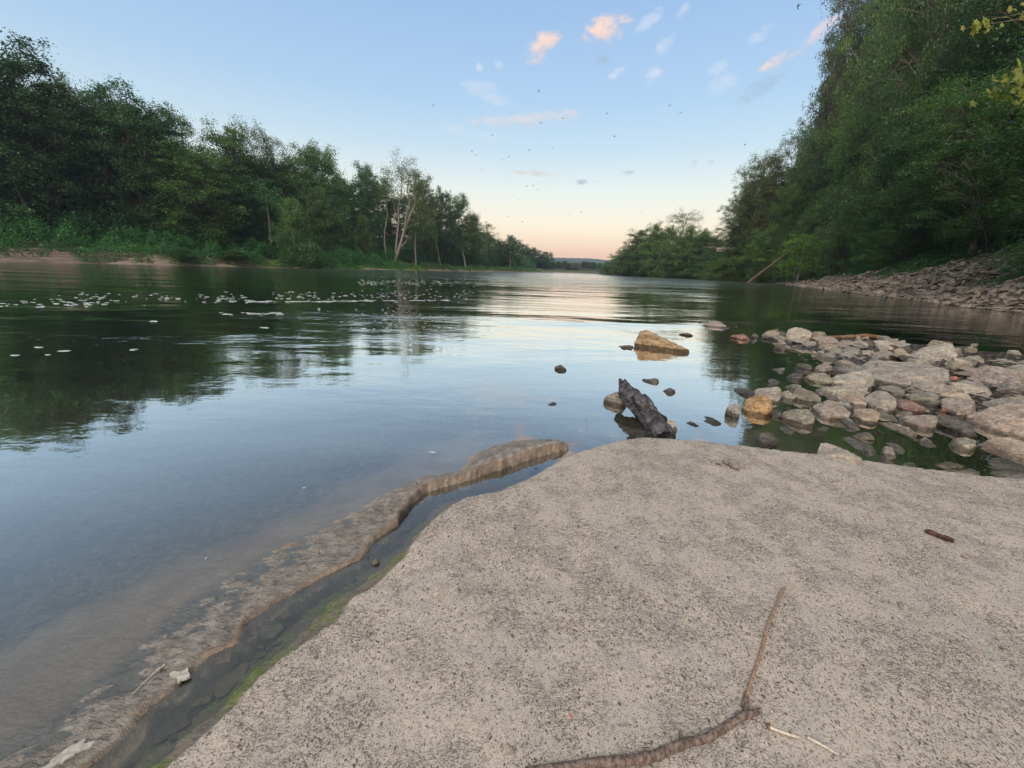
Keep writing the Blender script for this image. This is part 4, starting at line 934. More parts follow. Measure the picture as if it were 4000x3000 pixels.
def tree(kind, X, Yy, zb, H, wide=1.0, leaf='dark', bark='bark', label=None, cat='tree', name='tree', group=None, rz=None, lean=0.0, R_=None):
    tm, cm, H0 = PR[kind]; r = empty(name, (X, Yy, zb), rnd.uniform(0, 6.28) if rz is None else rz); s = H / H0
    r.rotation_euler = (rnd.uniform(-.03, .03), lean, r.rotation_euler[2]); w_ = (R_ / PRR[kind]) if R_ else s * wide; r.scale = (w_, w_, s)
    for nm, me, mt in (('trunk', tm, BKM[bark]), ('crown', cm, LM[leaf])):
        if len(me.materials) == 0: me.materials.append(mt)
        o = bpy.data.objects.new(nm, me); C.objects.link(o); o.parent = r; o.material_slots[0].link = 'OBJECT'; o.material_slots[0].material = mt
    return tag(r, label, cat, group)
PRR = dict(maple=6.6, maple_full=7.4, poplar=5.6, airy=5.6, airy_wide=6.8, willow=6.6, column=4.6, dome=9.0, near_maple=6.6, near_elm=6.1, near_airy=6.2, near_low=5.0, sapling=2.6)
def y_for_d(px, dt, py=1060):
    """forward distance at which the ray through (px, py) stands dt metres inland"""
    v = ray(px, py); k = v.x / v.y; yy = np.arange(12, 330, .5); d, _, sd = seg_dist(yy * k, yy, BK_pts); v = d * np.sign(sd)
    ok = np.where(v >= dt)[0]; return float(yy[ok[0]]) if len(ok) else None
def tree_px(kind, px, py, Yy, **kw):
    P = at_y(px, py, Yy); zb = bank_z(P.x, P.y); return tree(kind, P.x, P.y, zb - .2, (P.z - zb) * 1.06, **kw)
# waterline depth of the left bank seen at pixel column px
_lb = [(x / y * 1594 + 2000, y) for x, y in BKC[:i_apex]][::1]
_lbx = np.array([a for a, b in _lb]); _lby = np.array([b for a, b in _lb]); _k = _lby > 20
LBY = lambda px: float(np.interp(px, _lbx[_k], _lby[_k]))
GB = 'trees of the wood behind the front row on the left bank'
LEFT = [
 ('maple_full', -260, 70, 1.12, 1.15, 'dark', 'dense tall tree cut by the left edge of the picture'),
 ('maple_full', 30, 178, 1.15, 1.1, 'dark', 'tallest dense dark tree at the left border'),
 ('airy', 215, 275, 1.22, 1.0, 'olive', 'thin crowned tree with sky showing through, right of the tallest left border tree'),
 ('airy', 300, 330, 1.32, 1.0, 'dark', 'sparse tree in the gap between the two tallest dark trees on the left'),
 ('maple', 430, 335, 1.14, 1.05, 'dark', 'pointed dense dark tree, second peak from the left'),
 ('maple', 560, 420, 1.18, 1.0, 'dark', 'dark tree with a stepped shoulder right of the second peak'),
 ('airy', 690, 432, 1.32, .9, 'mid', 'wispy tree leaning left with sky gaps, past the second peak'),
 ('maple_full', 745, 575, 1.07, 1.1, 'mid', 'full leafy tree reaching down to the undergrowth, before the wispy ones'),
 ('poplar', 860, 480, 1.22, 1.1, 'mid', 'upright leafy tree left of the twin topped airy one'),
 ('airy_wide', 965, 468, 1.25, .8, 'olive', 'airy twin topped tree with dark branches against the sky'),
 ('airy', 1060, 520, 1.25, .9, 'olive', 'small topped airy tree right of the twin topped one'),
 ('maple', 1010, 700, 1.08, .9, 'dark', 'dark lower tree behind the columnar light green bush'),
 ('poplar', 1180, 560, 1.15, 1.0, 'mid', 'broad drooping tree in the middle of the left wood'),
 ('willow', 1285, 580, 1.12, .95, 'mid', 'drooping grey green tree left of the pale trunked ones'),
 ('willow', 1230, 740, 1.05, .75, 'mid', 'lower drooping tree hanging over the grassy bank'),
 ('maple', 1410, 648, 1.14, .8, 'dark', 'dark tree left of the tall pale trunked tree'),
 ('column', 1420, 840, 1.04, .6, 'mid', 'bushy pale green tree at the foot of the wood, left of the pale trunks'),
 ('maple', 1655, 690, 1.10, .9, 'olive', 'dense tree just right of the tall pale trunked one'),
 ('maple_full', 1722, 745, 1.10, .7, 'dark', 'dark rounded tree on the descending skyline, upper one'),
 ('maple', 1795, 768, 1.09, .85, 'mid', 'rounded tree in the middle of the descending skyline'),
 ('willow', 1850, 838, 1.06, .8, 'mid', 'drooping tree before the gap in the descending skyline'),
 ('airy', 1905, 868, 1.06, .9, 'olive', 'thin tree sticking out at the gap of the descending skyline'),
 ('maple', 1955, 945, 1.10, 1.1, 'dark', 'low dark tree after the gap of the left wood'),
 ('maple_full', 2015, 940, 1.10, .9, 'mid', 'round headed tree low on the far left bank'),
 ('maple', 2068, 968, 1.12, 1.2, 'mid', 'second to last tree of the far left bank'),
 ('maple_full', 2118, 992, 1.10, 1.0, 'dark', 'last tree where the left bank ends'),
]
for kind, px, py, f, w, lf, lab in LEFT:
    tree_px(kind, px, py, min(y_for_d(px, 9 + (f - 1) * 60, py) or 999, LBY(min(px, 2090)) * f * 1.3 + 10), R_=w * dict(maple=6.6, maple_full=7.4, poplar=5.8, airy=5.4, airy_wide=6.6, willow=6.8, column=5.0)[kind], leaf=lf, label=lab, rz=(px * .37) % 6.28)
rr = random.Random(3)
sky = [(-500, 60), (0, 330), (200, 420), (430, 460), (600, 560), (800, 620), (1000, 640), (1200, 690), (1400, 740), (1560, 760), (1700, 820), (1850, 900), (2000, 975), (2130, 1015)]
for i, px in enumerate([-480, -380, -120, -60, 110, 160, 260, 350, 500, 520, 640, 700, 800, 890, 930, 1080, 1120, 1240, 1330, 1370, 1480, 1520, 1600, 1690, 1760, 1830, 1885, 1930, 1990, 2040, 2090, 2135]):
    py = np.interp(px, [a for a, b in sky], [b for a, b in sky]) + rr.uniform(-50, 15)
    tree_px(rr.choice(['maple', 'maple_full', 'maple_full']), px, py, min(y_for_d(px, rr.uniform(24, 34), py) or 999, LBY(min(px, 2090)) * 1.6 + 10), R_=rr.uniform(6.5, 8.5), leaf=rr.choice(['dark', 'dark', 'mid']),
            label='dark leafy tree in the back rows of the left bank wood, mostly hidden', group=GB)
# far wood between the two banks
for i, px in enumerate(range(2130, 2460, 24)):
    P = at_y(px + rr.uniform(-8, 8), 1040 + rr.uniform(-6, 5) + max(0, 2200 - px) * -.1, 455 + rr.uniform(0, 30)); zb = bank_z(P.x, P.y)
    tree('dome', P.x, P.y, zb - .5, max(P.z - zb, 7), wide=1.5, leaf=rr.choice(['dark', 'mid', 'olive']), label='small distant tree of the low wood closing the river bend', group='distant trees closing the river bend')
# right bank far group
RFAR = [('dome', 2425, 1000, 290, 1.2, 'mid', 'low bush like tree at the water end of the far right wood'), ('dome', 2470, 972, 265, 1.3, 'olive', 'rounded low tree rising at the left of the far right wood'),
        ('dome', 2530, 912, 240, 1.5, 'mid', 'olive tree on the left shoulder of the far right wood'), ('dome', 2590, 888, 222, 1.1, 'light', 'full tree left of the airy tall one on the far right'),
        ('airy_wide', 2690, 828, 226, 1.05, 'olive', 'tall airy tree standing above the far right wood with branches against the sky'), ('willow', 2655, 925, 200, 1.1, 'mid', 'grey green drooping tree in front of the airy tall one'),
        ('dome', 2725, 900, 192, .95, 'light', 'light green dome shaped tree in the far right wood'), ('dome', 2765, 922, 186, .85, 'mid', 'rounded dome tree at the right end of the far right wood'),
        ('column', 2795, 1015, 165, 1.0, 'light', 'yellow green bush filling the dip before the near right trees'), ('column', 2835, 1010, 150, .9, 'light', 'yellow green bushy tree at the foot of the near right trees'),
        ('airy', 2855, 985, 160, 1.2, 'dark', 'thin dark tree leaning out of the near right wood')]
for kind, px, py, Yy, w, lf, lab in RFAR: tree_px(kind, px, py, Yy, R_=w * (9.5 if kind != 'column' else 6.0), leaf=lf, label=lab)
for px, py, Yy in [(2400, 1030, 330), (2445, 1012, 300), (2500, 985, 275), (2560, 970, 250), (2630, 960, 235), (2680, 965, 225), (2740, 975, 215), (2790, 1030, 215), (2840, 1045, 200)]:
    tree_px('dome', px, py, Yy, R_=12, leaf='dark', label='dark tree in the back of the far right wood', group='back trees of the far right wood')
# near right wood
RN = [('near_elm', 2905, 800, 2, 6.5, 'mid', 'outermost tree of the right wood, its branches against the sunset'), ('near_maple', 2965, 690, 3, 6.5, 'light', 'bright green tree at the left edge of the right wood'),
      ('near_elm', 3045, 590, 4, 6.5, 'olive', 'olive tree stepping up the left edge of the right wood'), ('near_airy', 3120, 530, 7, 6.0, 'olive', 'thin crowned tree on the skyline of the right wood'),
      ('near_elm', 3215, 500, 8, 5.5, 'mid', 'leafy tree below the tall lacy edged one on the right'), ('near_airy', 3375, -140, 11, 6.8, 'olive', 'tall tree whose dark lacy edge stands against the blue sky on the right'),
      ('near_airy', 3440, -260, 15, 6.8, 'olive', 'tall tree just behind the lacy edged one on the right'),
      ('near_elm', 3560, -420, 12, 6.8, 'light', 'very tall tree filling the upper right, left one'), ('near_maple', 3780, -560, 12, 6.8, 'mid', 'very tall tree filling the upper right, middle one'),
      ('near_elm', 4010, -700, 12, 6.8, 'mid', 'very tall tree filling the upper right corner'), ('near_maple', 3110, 740, 3, 5.5, 'light', 'bright green low branched tree above the leaning log'),
      ('near_low', 3010, 900, 1.5, 6.5, 'light', 'light green tree overhanging the water left of the leaning log'), ('near_low', 3230, 760, 6, 5.5, 'mid', 'mid green tree over the dead bare branches'),
      ('near_maple', 3420, 430, 9.5, 5.5, 'light', 'dense tree in the middle of the right wood'), ('near_elm', 3600, 300, 10.5, 5.2, 'light', 'lighter green tree right of the middle of the right wood'),
      ('near_maple', 3800, 330, 11, 5.2, 'mid', 'dense grey green tree near the right border, middle height'), ('near_elm', 4060, 240, 10.5, 5.0, 'mid', 'tree at the right border below the tallest ones'),
      ('near_low', 3350, 800, 7.5, 4.6, 'mid', 'low leafy tree reaching down to the rubble slope'), ('near_low', 3480, 840, 8.5, 4.2, 'vine', 'bright low tree with drooping boughs on the rubble slope'),
      ('near_low', 3640, 780, 12.5, 4.6, 'dark', 'dark low tree above the rubble slope'), ('near_low', 3900, 700, 13.5, 4.6, 'dark', 'dark low tree above the rubble at the right border'),
      ('near_low', 2900, 930, 1.5, 6.0, 'mid', 'lowest outer tree of the right wood, touching the muddy shore'), ('near_low', 3120, 900, 4.0, 4.5, 'mid', 'low mid green tree just behind the lime sapling'),
      ('near_low', 3560, 880, 9.5, 4.0, 'light', 'low light green tree spreading over the middle of the rubble slope')]
for kind, px, py, dd_, w, lf, lab in RN: tree_px(kind, px, py, y_for_d(px, dd_, py) or 150, R_=w, leaf=lf, label=lab)
for px, py, dd_ in [(2960, 760, 9), (3040, 700, 12), (3100, 650, 14), (3200, 600, 16), (3300, 300, 18), (3400, 100, 20), (3500, -60, 22), (3620, -140, 22), (3780, -180, 20), (3950, -200, 20), (4150, -300, 18), (4300, -400, 16), (3550, 400, 15), (3850, 300, 15), (4100, 300, 15), (3260, 700, 12), (3650, 600, 16), (4000, 500, 16), (3150, 800, 8), (3450, 600, 14), (3350, 560, 12)]:
    tree_px('near_maple', px, py, y_for_d(px, dd_, py) or 150, R_=8, leaf='dark', label='dark tree deep inside the right bank wood, mostly hidden', group='trees deep inside the right bank wood')
P = at_y(3150, 925, y_for_d(3150, 2.5)); zb = bank_z(P.x, P.y); tree('sapling', P.x, P.y, zb, P.z - zb + .6, wide=1.3, leaf='lime', name='sapling', label='bright lime green sapling by the leaning log', cat='sapling')
P = at_y(4040, 985, y_for_d(4040, 5.5)); zb = bank_z(P.x, P.y); tree('sapling', P.x, P.y, zb - 1, max(P.z - zb, 2) + 1.6, wide=1.2, leaf='vine', name='bush', label='round green bush on the rubble at the right border', cat='bush')
for i, (x, y) in enumerate([(37, 22), (35, 11), (34, 0), (34, -12), (42, 16), (43, 30), (41, 5), (47, 24)]):
    tree('near_maple', x, y, bank_z(x, y) - .2, 24 + (i * 7 % 5), R_=7.5, leaf=['mid', 'olive', 'dark'][i % 3], label='tree of the right bank wood standing just outside the right border', group='trees continuing the right wood beyond the border')
# bushes on the left shore
for px, py, f, wd, lf, lab in [(1128, 775, 1.03, 4.2, 'mid', 'columnar light green bush standing out before the dark wood'), (1232, 955, 1.01, 2.2, 'vine', 'small bright bush right at the water before the columnar one'),
                           (715, 965, 1.01, 2.4, 'vine', 'green bush hanging over the cut bank into the water'), (905, 975, 1.02, 3.0, 'mid', 'dull green low bush spilling over the left bank')]:
    Yy = LBY(px) * f + .5; tree_px('column', px, py, Yy, R_=wd, leaf=lf, name='bush', label=lab, cat='bush')
# sycamore with pale forked stems
def pale_tree():
    rg = np.random.RandomState(77); Yy = LBY(1560) * 1.06
    Pt = at_y(1575, 612, Yy); b = at_y(1540, 1015, Yy); zb = bank_z(b.x, b.y); H = Pt.z - zb
    r = empty('pale_tree', (b.x, b.y, zb - .3)); tag(r, 'tall tree with forked pale bare stems leaning right, in the left wood', 'tree')
    def P(px, py): q = at_y(px, py, Yy); return (q.x - b.x, 0, q.z - zb)
    st = [[(1542, 1018), (1560, 965), (1582, 890), (1600, 838), (1625, 790), (1618, 740), (1622, 690)], [(1582, 890), (1590, 830), (1602, 780), (1592, 740), (1600, 690), (1580, 640)],
          [(1545, 985), (1552, 920), (1560, 850), (1556, 800), (1570, 760), (1575, 700)], [(1562, 965), (1585, 940), (1594, 920)], [(1510, 1018), (1502, 950), (1502, 900), (1512, 840), (1508, 770)], [(1552, 850), (1540, 800), (1530, 740)], [(1625, 790), (1648, 750), (1660, 700)]]
    paths = []
    for i, s in enumerate(st):
        pts = np.array([P(*q) for q in s]) + np.linspace(0, 1, len(s))[:, None] * np.array([0, rg.normal() * 1.2, 0]); pts += rg.normal(size=pts.shape) * .12
        r0 = [.55, .34, .36, .25, .3, .18, .18][i]; paths.append((pts, np.linspace(r0, r0 * .35, len(s))))
    V, F = tubes(paths, 8); o = link('trunk', mesh_np('trunk', V, F), BKM['pale'], r)
    cl = []
    for px, py in [(1575, 625), (1560, 650), (1600, 650), (1620, 690), (1540, 680), (1500, 660), (1490, 700), (1520, 730), (1580, 700), (1640, 720), (1660, 760), (1600, 750), (1560, 770), (1630, 800), (1670, 810), (1500, 760), (1480, 730), (1650, 850), (1680, 870), (1530, 800), (1615, 660), (1585, 665), (1545, 720), (1605, 705), (1660, 800)]:
        for k in range(3): q = np.array(P(px + rg.normal() * 14, py + rg.normal() * 14)); q[1] = rg.normal() * 2.6; cl.append(q)
    ctr = np.concatenate([c + rg.normal(size=(120, 3)) * np.array([1.0, 1.0, .8]) for c in cl])
    link('crown', leaf_mesh('crown', rg, ctr, .42), LM['olive'], r)
pale_tree()
# bare pale snag further along, and the dead branches inside the right wood
def snag(name, px, py0, Yy, H, mat, lab, cat, spread=.5, seed=1, lean=(0, 0), nl=9, tr=.2):
    rg = np.random.RandomState(seed); b = at_y(px, py0, Yy); zb = bank_z(b.x, b.y); m = 6; k = np.linspace(0, 1, m)
    tp = np.stack([lean[0] * k * H, lean[1] * k * H, k * H], 1) + rg.normal(size=(m, 3)) * .12; tp[0] = 0; paths = [(tp, np.linspace(tr, .03, m))]
    for i in range(nl):
        q = tp[rg.randint(2, m)]; d = rg.normal(size=3); d[2] = abs(d[2]) * .6; d /= np.linalg.norm(d); L = H * spread * rg.uniform(.4, 1); e = q + d * L
        paths.append((np.array([q, q + d * L * .5 + rg.normal(size=3) * .15, e]), [tr * .35, tr * .2, .012]))
        for j in range(3):
            d2 = d + rg.normal(size=3) * .6; d2 /= np.linalg.norm(d2); paths.append((np.array([q + d * L * .5, q + d * L * .5 + d2 * L * .5]), [.02, .008]))
    V, F = tubes(paths, 6); o = link(name, mesh_np(name, V, F), BKM[mat]); o.location = (b.x, b.y, zb - .3); return tag(o, lab, cat)
snag('dead_tree', 1993, 1030, LBY(1993) * 1.04, 12, 'pale', 'bare pale dead tree among the low far left trees', 'dead tree', .5, 4)
snag('dead_tree', 3330, 930, y_for_d(3330, 8, 930), 8, 'dead', 'bare dead branches sticking out of the right wood', 'dead tree', .75, 6, (-.5, -.15), 14, .14)
snag('dead_tree', 3960, 700, y_for_d(3960, 11, 700), 8, 'dead', 'grey leafless bough slanting down near the right border', 'dead tree', .7, 8, (-.9, -.3), 12, .10)
# dark and pale trunks showing under the left wood
for i, (px, h, f, mt, lab) in enumerate([(170, 13, 1.1, 'bark', 'straight grey trunk at the far left, rising from the undergrowth'), (60, 12, 1.13, 'bark', 'slimmer trunk left of the straight grey one at the far left'), (1062, 14, 1.07, 'bark', 'slim pale trunk left of the columnar bush'), (1622, 12, 1.06, 'pale', 'thin pale stem right of the forked pale tree'), (1722, 13, 1.05, 'bark', 'leaning grey trunk at the foot of the descending wood'), (1820, 10, 1.04, 'pale', 'thin upright pale stem before the far left trees')]):
    Yy = LBY(px) * f + 2; b = at_y(px, 1000, Yy); zb = bank_z(b.x, b.y); k = np.linspace(0, 1, 7); rg = np.random.RandomState(50 + i)
    r = empty('tree', (b.x, b.y, zb - .3)); tag(r, lab, 'tree')
    tp = np.stack([k * rg.normal() * 1.2, k * 0, k * h], 1) + rg.normal(size=(7, 3)) * .1; V, F = tubes([(tp, np.linspace(.38, .16, 7))], 8)
    link('trunk', mesh_np('trunk', V, F), BKM[mt], r)
    link('crown', leaf_mesh('crown', rg, np.concatenate([tp[-1] + rg.normal(size=3) * 1.6 + rg.normal(size=(150, 3)) * .9 for _ in range(12)]), .42), LM['dark'], r)
# undergrowth: masses nobody could count
def under(name, s0, s1, d0, d1, n, L, hfun, mat, lab, seed, lump=.35, up=.8, hang=0.0, cat='undergrowth'):
    rg = np.random.RandomState(seed); s = rg.uniform(s0, s1, n); d = rg.uniform(d0, d1, n)
    P, _ = bpt(s, d); m = np.clip(.55 + noise2(P[:, 0], P[:, 1], lump, seed, 3) * .8, 0, 1.3); cut = noise2(P[:, 0], P[:, 1], lump * .5, seed + 3, 2)
    h = hfun(s, d) * m; keep = (cut > -.55) & (h > .12)
    fr = rg.uniform(0, 1, n) ** .45; P[:, 2] += h * fr; P = P[keep]
    me = leaf_mesh(name, rg, P, L, up=up, hang=hang); o = link(name, me, LM[mat]); return tag(o, lab, cat, kind='stuff')
sY = lambda Yt: float(np.interp(Yt, BKC[:i_apex, 1], BKS[:i_apex]))
hb = lambda a, b, hh: (lambda s, d: hh * sstep(a, b, d))
under('undergrowth', sY(30), sY(140), .9, 13, 120000, .32, hb(.4, 5.5, 4.4), 'vine', 'thick green vines and weeds covering the left bank above the cut earth', 61, .3)
under('undergrowth', sY(100), sY(300), 1.0, 9, 45000, .38, hb(.8, 6, 1.6), 'mid', 'low green weeds along the grassy far part of the left bank', 62, .25)
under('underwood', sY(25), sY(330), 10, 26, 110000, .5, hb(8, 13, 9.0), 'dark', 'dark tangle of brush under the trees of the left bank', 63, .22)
under('grass', sY(92), sY(150), .5, 3.5, 16000, .3, hb(.3, 2, .5), 'light', 'light green grass strip at the water edge of the left bank', 64, .5, hang=-1.0)
hr = lambda s, d: 3.4 * sstep(9.5, 14, d + (Yof(s) > 45) * 4.0) + .0
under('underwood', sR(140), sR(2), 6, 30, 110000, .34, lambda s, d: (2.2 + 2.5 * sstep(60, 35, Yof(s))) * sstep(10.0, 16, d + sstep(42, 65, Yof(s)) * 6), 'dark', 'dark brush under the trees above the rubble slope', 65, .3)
under('undergrowth', sR(95), sR(54), 4.5, 11, 22000, .2, lambda s, d: 1.2 * sstep(5, 7.5, d), 'vine', 'bright weeds growing over the rubble below the right wood', 66, .35)
under('undergrowth', sR(400), sR(120), .5, 12, 40000, .5, lambda s, d: 2.6 * sstep(.5, 6, d), 'olive', 'weeds along the muddy shore under the far right wood', 67, .2)
under('weeds', sR(36), sR(18), 2.5, 12, 16000, .13, lambda s, d: .35 + .3 * (d > 9), 'mid', 'thin weeds between the stones high on the rubble slope', 68, .6)
# ---------------------------------------------------------------- driftwood, sticks, foam, birds, overhanging boughs
def noisy_tube(name, pts, rad, mat, sides=14, amp=.08, seed=1, freq=6, loc=None, flat=1.0, caps=True, sub=6, ridge=0):
    pts = np.array(pts, float); rad = np.array(rad, float); m = len(pts); t = np.arange(m); tt = np.linspace(0, m - 1, (m - 1) * sub + 1)
    # smooth by Catmull-Rom like interpolation
    P = np.stack([np.interp(tt, t, pts[:, k]) for k in range(3)], 1); r = np.interp(tt, t, rad)
    for _ in range(3): P[1:-1] = (P[:-2] + P[1:-1] * 2 + P[2:]) / 4
    V, F = tubes([(P, r)], sides); n = len(P)
    C0 = np.repeat(P, sides, 0); D = V - C0; q = V * freq + seed
    k = 1 + fbm3(q, 1.0, 3, seed) * amp * 4
    if ridge:
        ang = np.tile(np.arange(sides) * 2 * math.pi / sides, n); ti = np.repeat(np.linspace(0, 1, n), sides)
        k = 1 + fbm3(np.stack([np.cos(ang) * 2.2, np.sin(ang) * 2.2, ti * ridge], 1), 1.3, 3, seed) * .55 + fbm3(q, 1.0, 2, seed) * amp * 1.5
    V = C0 + D * k[:, None]
    if flat != 1.0: V[:, 2] = C0[:, 2] + (V[:, 2] - C0[:, 2]) * flat
    V = list(map(tuple, V)); Fs = [tuple(f) for f in F]
    if caps:
        a = len(V); V.append(tuple(P[0])); b = len(V); V.append(tuple(P[-1]))
        Fs += [(a, (j + 1) % sides, j, j) for j in range(0)]
        tri = [(a, (j + 1) % sides, j) for j in range(sides)] + [(b, (n - 1) * sides + j, (n - 1) * sides + (j + 1) % sides) for j in range(sides)]
    else: tri = []
    c = np.array(loc if loc is not None else P.mean(0)); V = [(v[0] - c[0], v[1] - c[1], v[2] - c[2]) for v in V]
    me = bpy.data.meshes.new(name); me.from_pydata(V, [], Fs + tri); me.polygons.foreach_set('use_smooth', [True] * len(me.polygons)); me.update()
    o = link(name, me, mat); o.location = c; return o
char = rock_material('charred_wood', (.03, .026, .028), (.13, .118, .118), scale=9, wetline=-.5, bumpk=.03, streak=0)
K = .40687; k6 = lambda x, y: (2100 + x * K, 1200 + y * K)
def hz(x, y, z): p = on_z(*k6(x, y), z); return (p.x, p.y, z)
log = noisy_tube('driftwood_log', [hz(1215, 1270, .0), hz(1190, 1190, .03), hz(1100, 1080, .07), hz(985, 960, .12), hz(900, 860, .16), hz(850, 790, .19), hz(805, 730, .20)], [.075, .085, .085, .09, .08, .062, .03], char, 30, .09, 3, 14, ridge=2.5, sub=9)
tag(log, 'black charred driftwood log rising out of the water beside the slab', 'log')
root = noisy_tube('knot', [hz(1050, 1000, .10), hz(1010, 930, .19), hz(940, 850, .24)], [.03, .06, .035], char, 16, .13, 8, 16, ridge=1); root.parent = log; root.location = root.location - log.location
sp1 = noisy_tube('splinter', [hz(810, 740, .20), hz(795, 700, .23), hz(785, 690, .25)], [.04, .025, .006], char, 8, .1, 5, 12); sp1.parent = log; sp1.location = sp1.location - log.location
sp2 = noisy_tube('splinter', [hz(850, 740, .19), hz(840, 705, .23), hz(835, 692, .25)], [.03, .018, .005], char, 8, .1, 6, 12); sp2.parent = log; sp2.location = sp2.location - log.location
c5z = lambda x, y, z: tuple(on_z(2600 + x * .6329, 1200 + y * .6329, z))
plank = noisy_tube('driftwood_plank', [c5z(985, 185, .13), c5z(1100, 186, .16), c5z(1240, 176, .19), c5z(1330, 188, .18), c5z(1408, 208, .15)], [.04, .07, .085, .08, .06], BKM['brown'], 10, .06, 4, 4, flat=.6)
tag(plank, 'long thin reddish driftwood plank lying across the far rocks of the spit', 'driftwood')
# leaning dead log on the right bank
Yl = min(on_z(2925, 1103, 0).y, 125); a = at_y(2925, 1102, Yl); b = at_y(3095, 972, Yl * .97); c = a + (b - a) * 1.6
lg = noisy_tube('leaning_log', [tuple(a - (b - a) * .04), tuple(a + (b - a) * .5), tuple(b), tuple(c)], [.42, .38, .34, .26], bark_material('old_log', (.09, .06, .045), (.20, .145, .11)), 10, .05, 2, .6); tag(lg, 'long bare log leaning from the right wood down into the water', 'log')
# foreground branch
bkf = bark_material('twig_bark', (.10, .065, .05), (.23, .17, .14), 30.0, .004)
tw = bark_material('twig_dry', (.22, .13, .085), (.36, .24, .16), 30.0, .003)
straw = bark_material('straw_dry', (.45, .38, .29), (.62, .54, .43), 30.0, .002)
K3 = .9042; k3 = lambda x, y: (2000 + x * K3, 2200 + y * K3)
def gz(x, y): return float(terrain(np.array([x]), np.array([y]))[0][0])
def sl(px, py, h=0.0):
    p = on_z(px, py, .075); z = gz(p.x, p.y) + h; p = on_z(px, py, z); return (p.x, p.y, z)
main = [k3(*q) for q in [(60, 905), (180, 885), (300, 872), (400, 858), (490, 855), (580, 842), (640, 825), (700, 795), (760, 775), (850, 752), (920, 705), (985, 668), (1040, 645), (1073, 636)]]
rad = [.011, .0115, .0125, .013, .0125, .013, .0125, .0115, .012, .0115, .0105, .0105, .010, .0085]
br = noisy_tube('fallen_branch', [sl(*q, .009 + .004 * math.sin(i * 1.7)) for i, q in enumerate(main)], rad, bkf, 12, .05, 3, 30, sub=5)
tag(br, 'knotty brown branch with a straight upright twig lying on the concrete in front', 'branch')
def sub(name, pts, rad, mat, par, sd=1, sides=10, h=.008):
    o = noisy_tube(name, [sl(*k3(*q), h + (.0012 * i)) for i, q in enumerate(pts)], rad, mat, sides, .05, sd, 40, sub=5); o.parent = par; o.location = o.location - par.location; return o
sub('twig', [(1018, 650), (1012, 610), (1018, 560), (1035, 500), (1075, 390), (1100, 285), (1130, 210), (1168, 120), (1180, 104)], [.008, .0063, .0055, .005, .0048, .0052, .0046, .005, .006], tw, br, 4)
sub('stub', [(735, 785), (730, 750), (728, 722)], [.007, .005, .003], bkf, br, 5)
sub('stub', [(1018, 655), (1008, 615), (1012, 575)], [.012, .0115, .008], bkf, br, 7)
s1 = noisy_tube('dry_stem', [sl(*k3(*q), .007) for q in [(1108, 704), (1130, 716), (1180, 735), (1240, 752)]], [.0055, .0042, .0042, .0040], straw, 8, .03, 2, 40); tag(s1, 'pale dry stem with a dark knobbed end, right of the branch', 'dry stem')
s2 = noisy_tube('dry_stem', [sl(*k3(*q), .006) for q in [(1275, 752), (1340, 785), (1412, 828)]], [.0042, .0036, .0028], straw, 8, .03, 3, 40); tag(s2, 'pale dry stem pointing away to the lower right, without a knob', 'dry stem')
kn = bpy.data.meshes.new('knob')
o = hull_mesh('knob', [Vector(q) * .009 for q in [(1, 0, 0), (-1, .2, 0), (0, 1, .2), (0, -1, 0), (.2, 0, 1), (0, .3, -1), (.7, .7, .4), (-.6, -.6, .5)]], .018, 3, 12); o = link('knob', o, BKM['brown'], s1); o.location = Vector(sl(*k3(1108, 704), .007)) - s1.location
# bark piece, pebble, bits on the slab
bk = noisy_tube('bark_piece', [sl(3622, 2072, .010), sl(3650, 2085, .013), sl(3690, 2100, .013), sl(3725, 2112, .010)], [.014, .019, .020, .015], RM['red'], 10, .12, 4, 20, flat=.6); bk.data.materials[0] = bark_material('bark_piece', (.05, .022, .014), (.13, .065, .045), 14, .01)
tag(bk, 'dark red brown piece of bark on the slab towards the right', 'bark')
pb = traced_rock([(2822, 1795), (2850, 1788), (2880, 1800), (2893, 1820), (2885, 1833), (2862, 1828), (2830, 1808)], 'tan', 'lone tan pebble lying near the far edge of the slab', cat='pebble', name='pebble', zb=.075, s=1, ox=0, oy=0, T=.9, drop=0.0)
pb2 = traced_rock([(2793, 1806), (2812, 1800), (2824, 1806), (2815, 1814)], 'grey', 'tiny grey pebble touching the lone tan one', cat='pebble', name='pebble', zb=.075, s=1, ox=0, oy=0, T=.9, drop=0.0)
for i, (px, py, r, lab) in enumerate([(2012, 2066, .011, 'small dark crumb on the slab, nearest to the runnel'), (2190, 2185, .011, 'small dark crumb in the middle of the slab'), (1990, 2930, .018, 'dark mossy crumb low on the slab near the branch'), (3770, 2178, .016, 'thin dark flake on the slab below the bark piece'), (3520, 2365, .022, 'brown curled leaf lying on the slab right of the upright twig'), (3455, 2350, .016, 'pale brown leaf scrap left of the curled leaf'), (2405, 2140, .009, 'tiny dark crumb right of the one in the middle of the slab'), (2230, 2795, .008, 'tiny rusty chip on the slab above the branch')]):
    q = sl(px, py, 0); rg = np.random.RandomState(90 + i); v = rg.normal(size=(12, 3)); v /= np.linalg.norm(v, axis=1)[:, None]; v *= np.array([1.3, .75, .35]) * r
    me = hull_mesh('debris', [Vector(p) for p in v], r * 2, i * 1.1, 14, .1, .04); o = link('debris', me, RM[['dark', 'dark', 'olive', 'red', 'olive', 'tan', 'dark', 'brick'][i]]); o.location = (q[0], q[1], q[2] + r * .15); o.rotation_euler = (0, 0, rg.uniform(0, 3)); tag(o, lab, 'debris')
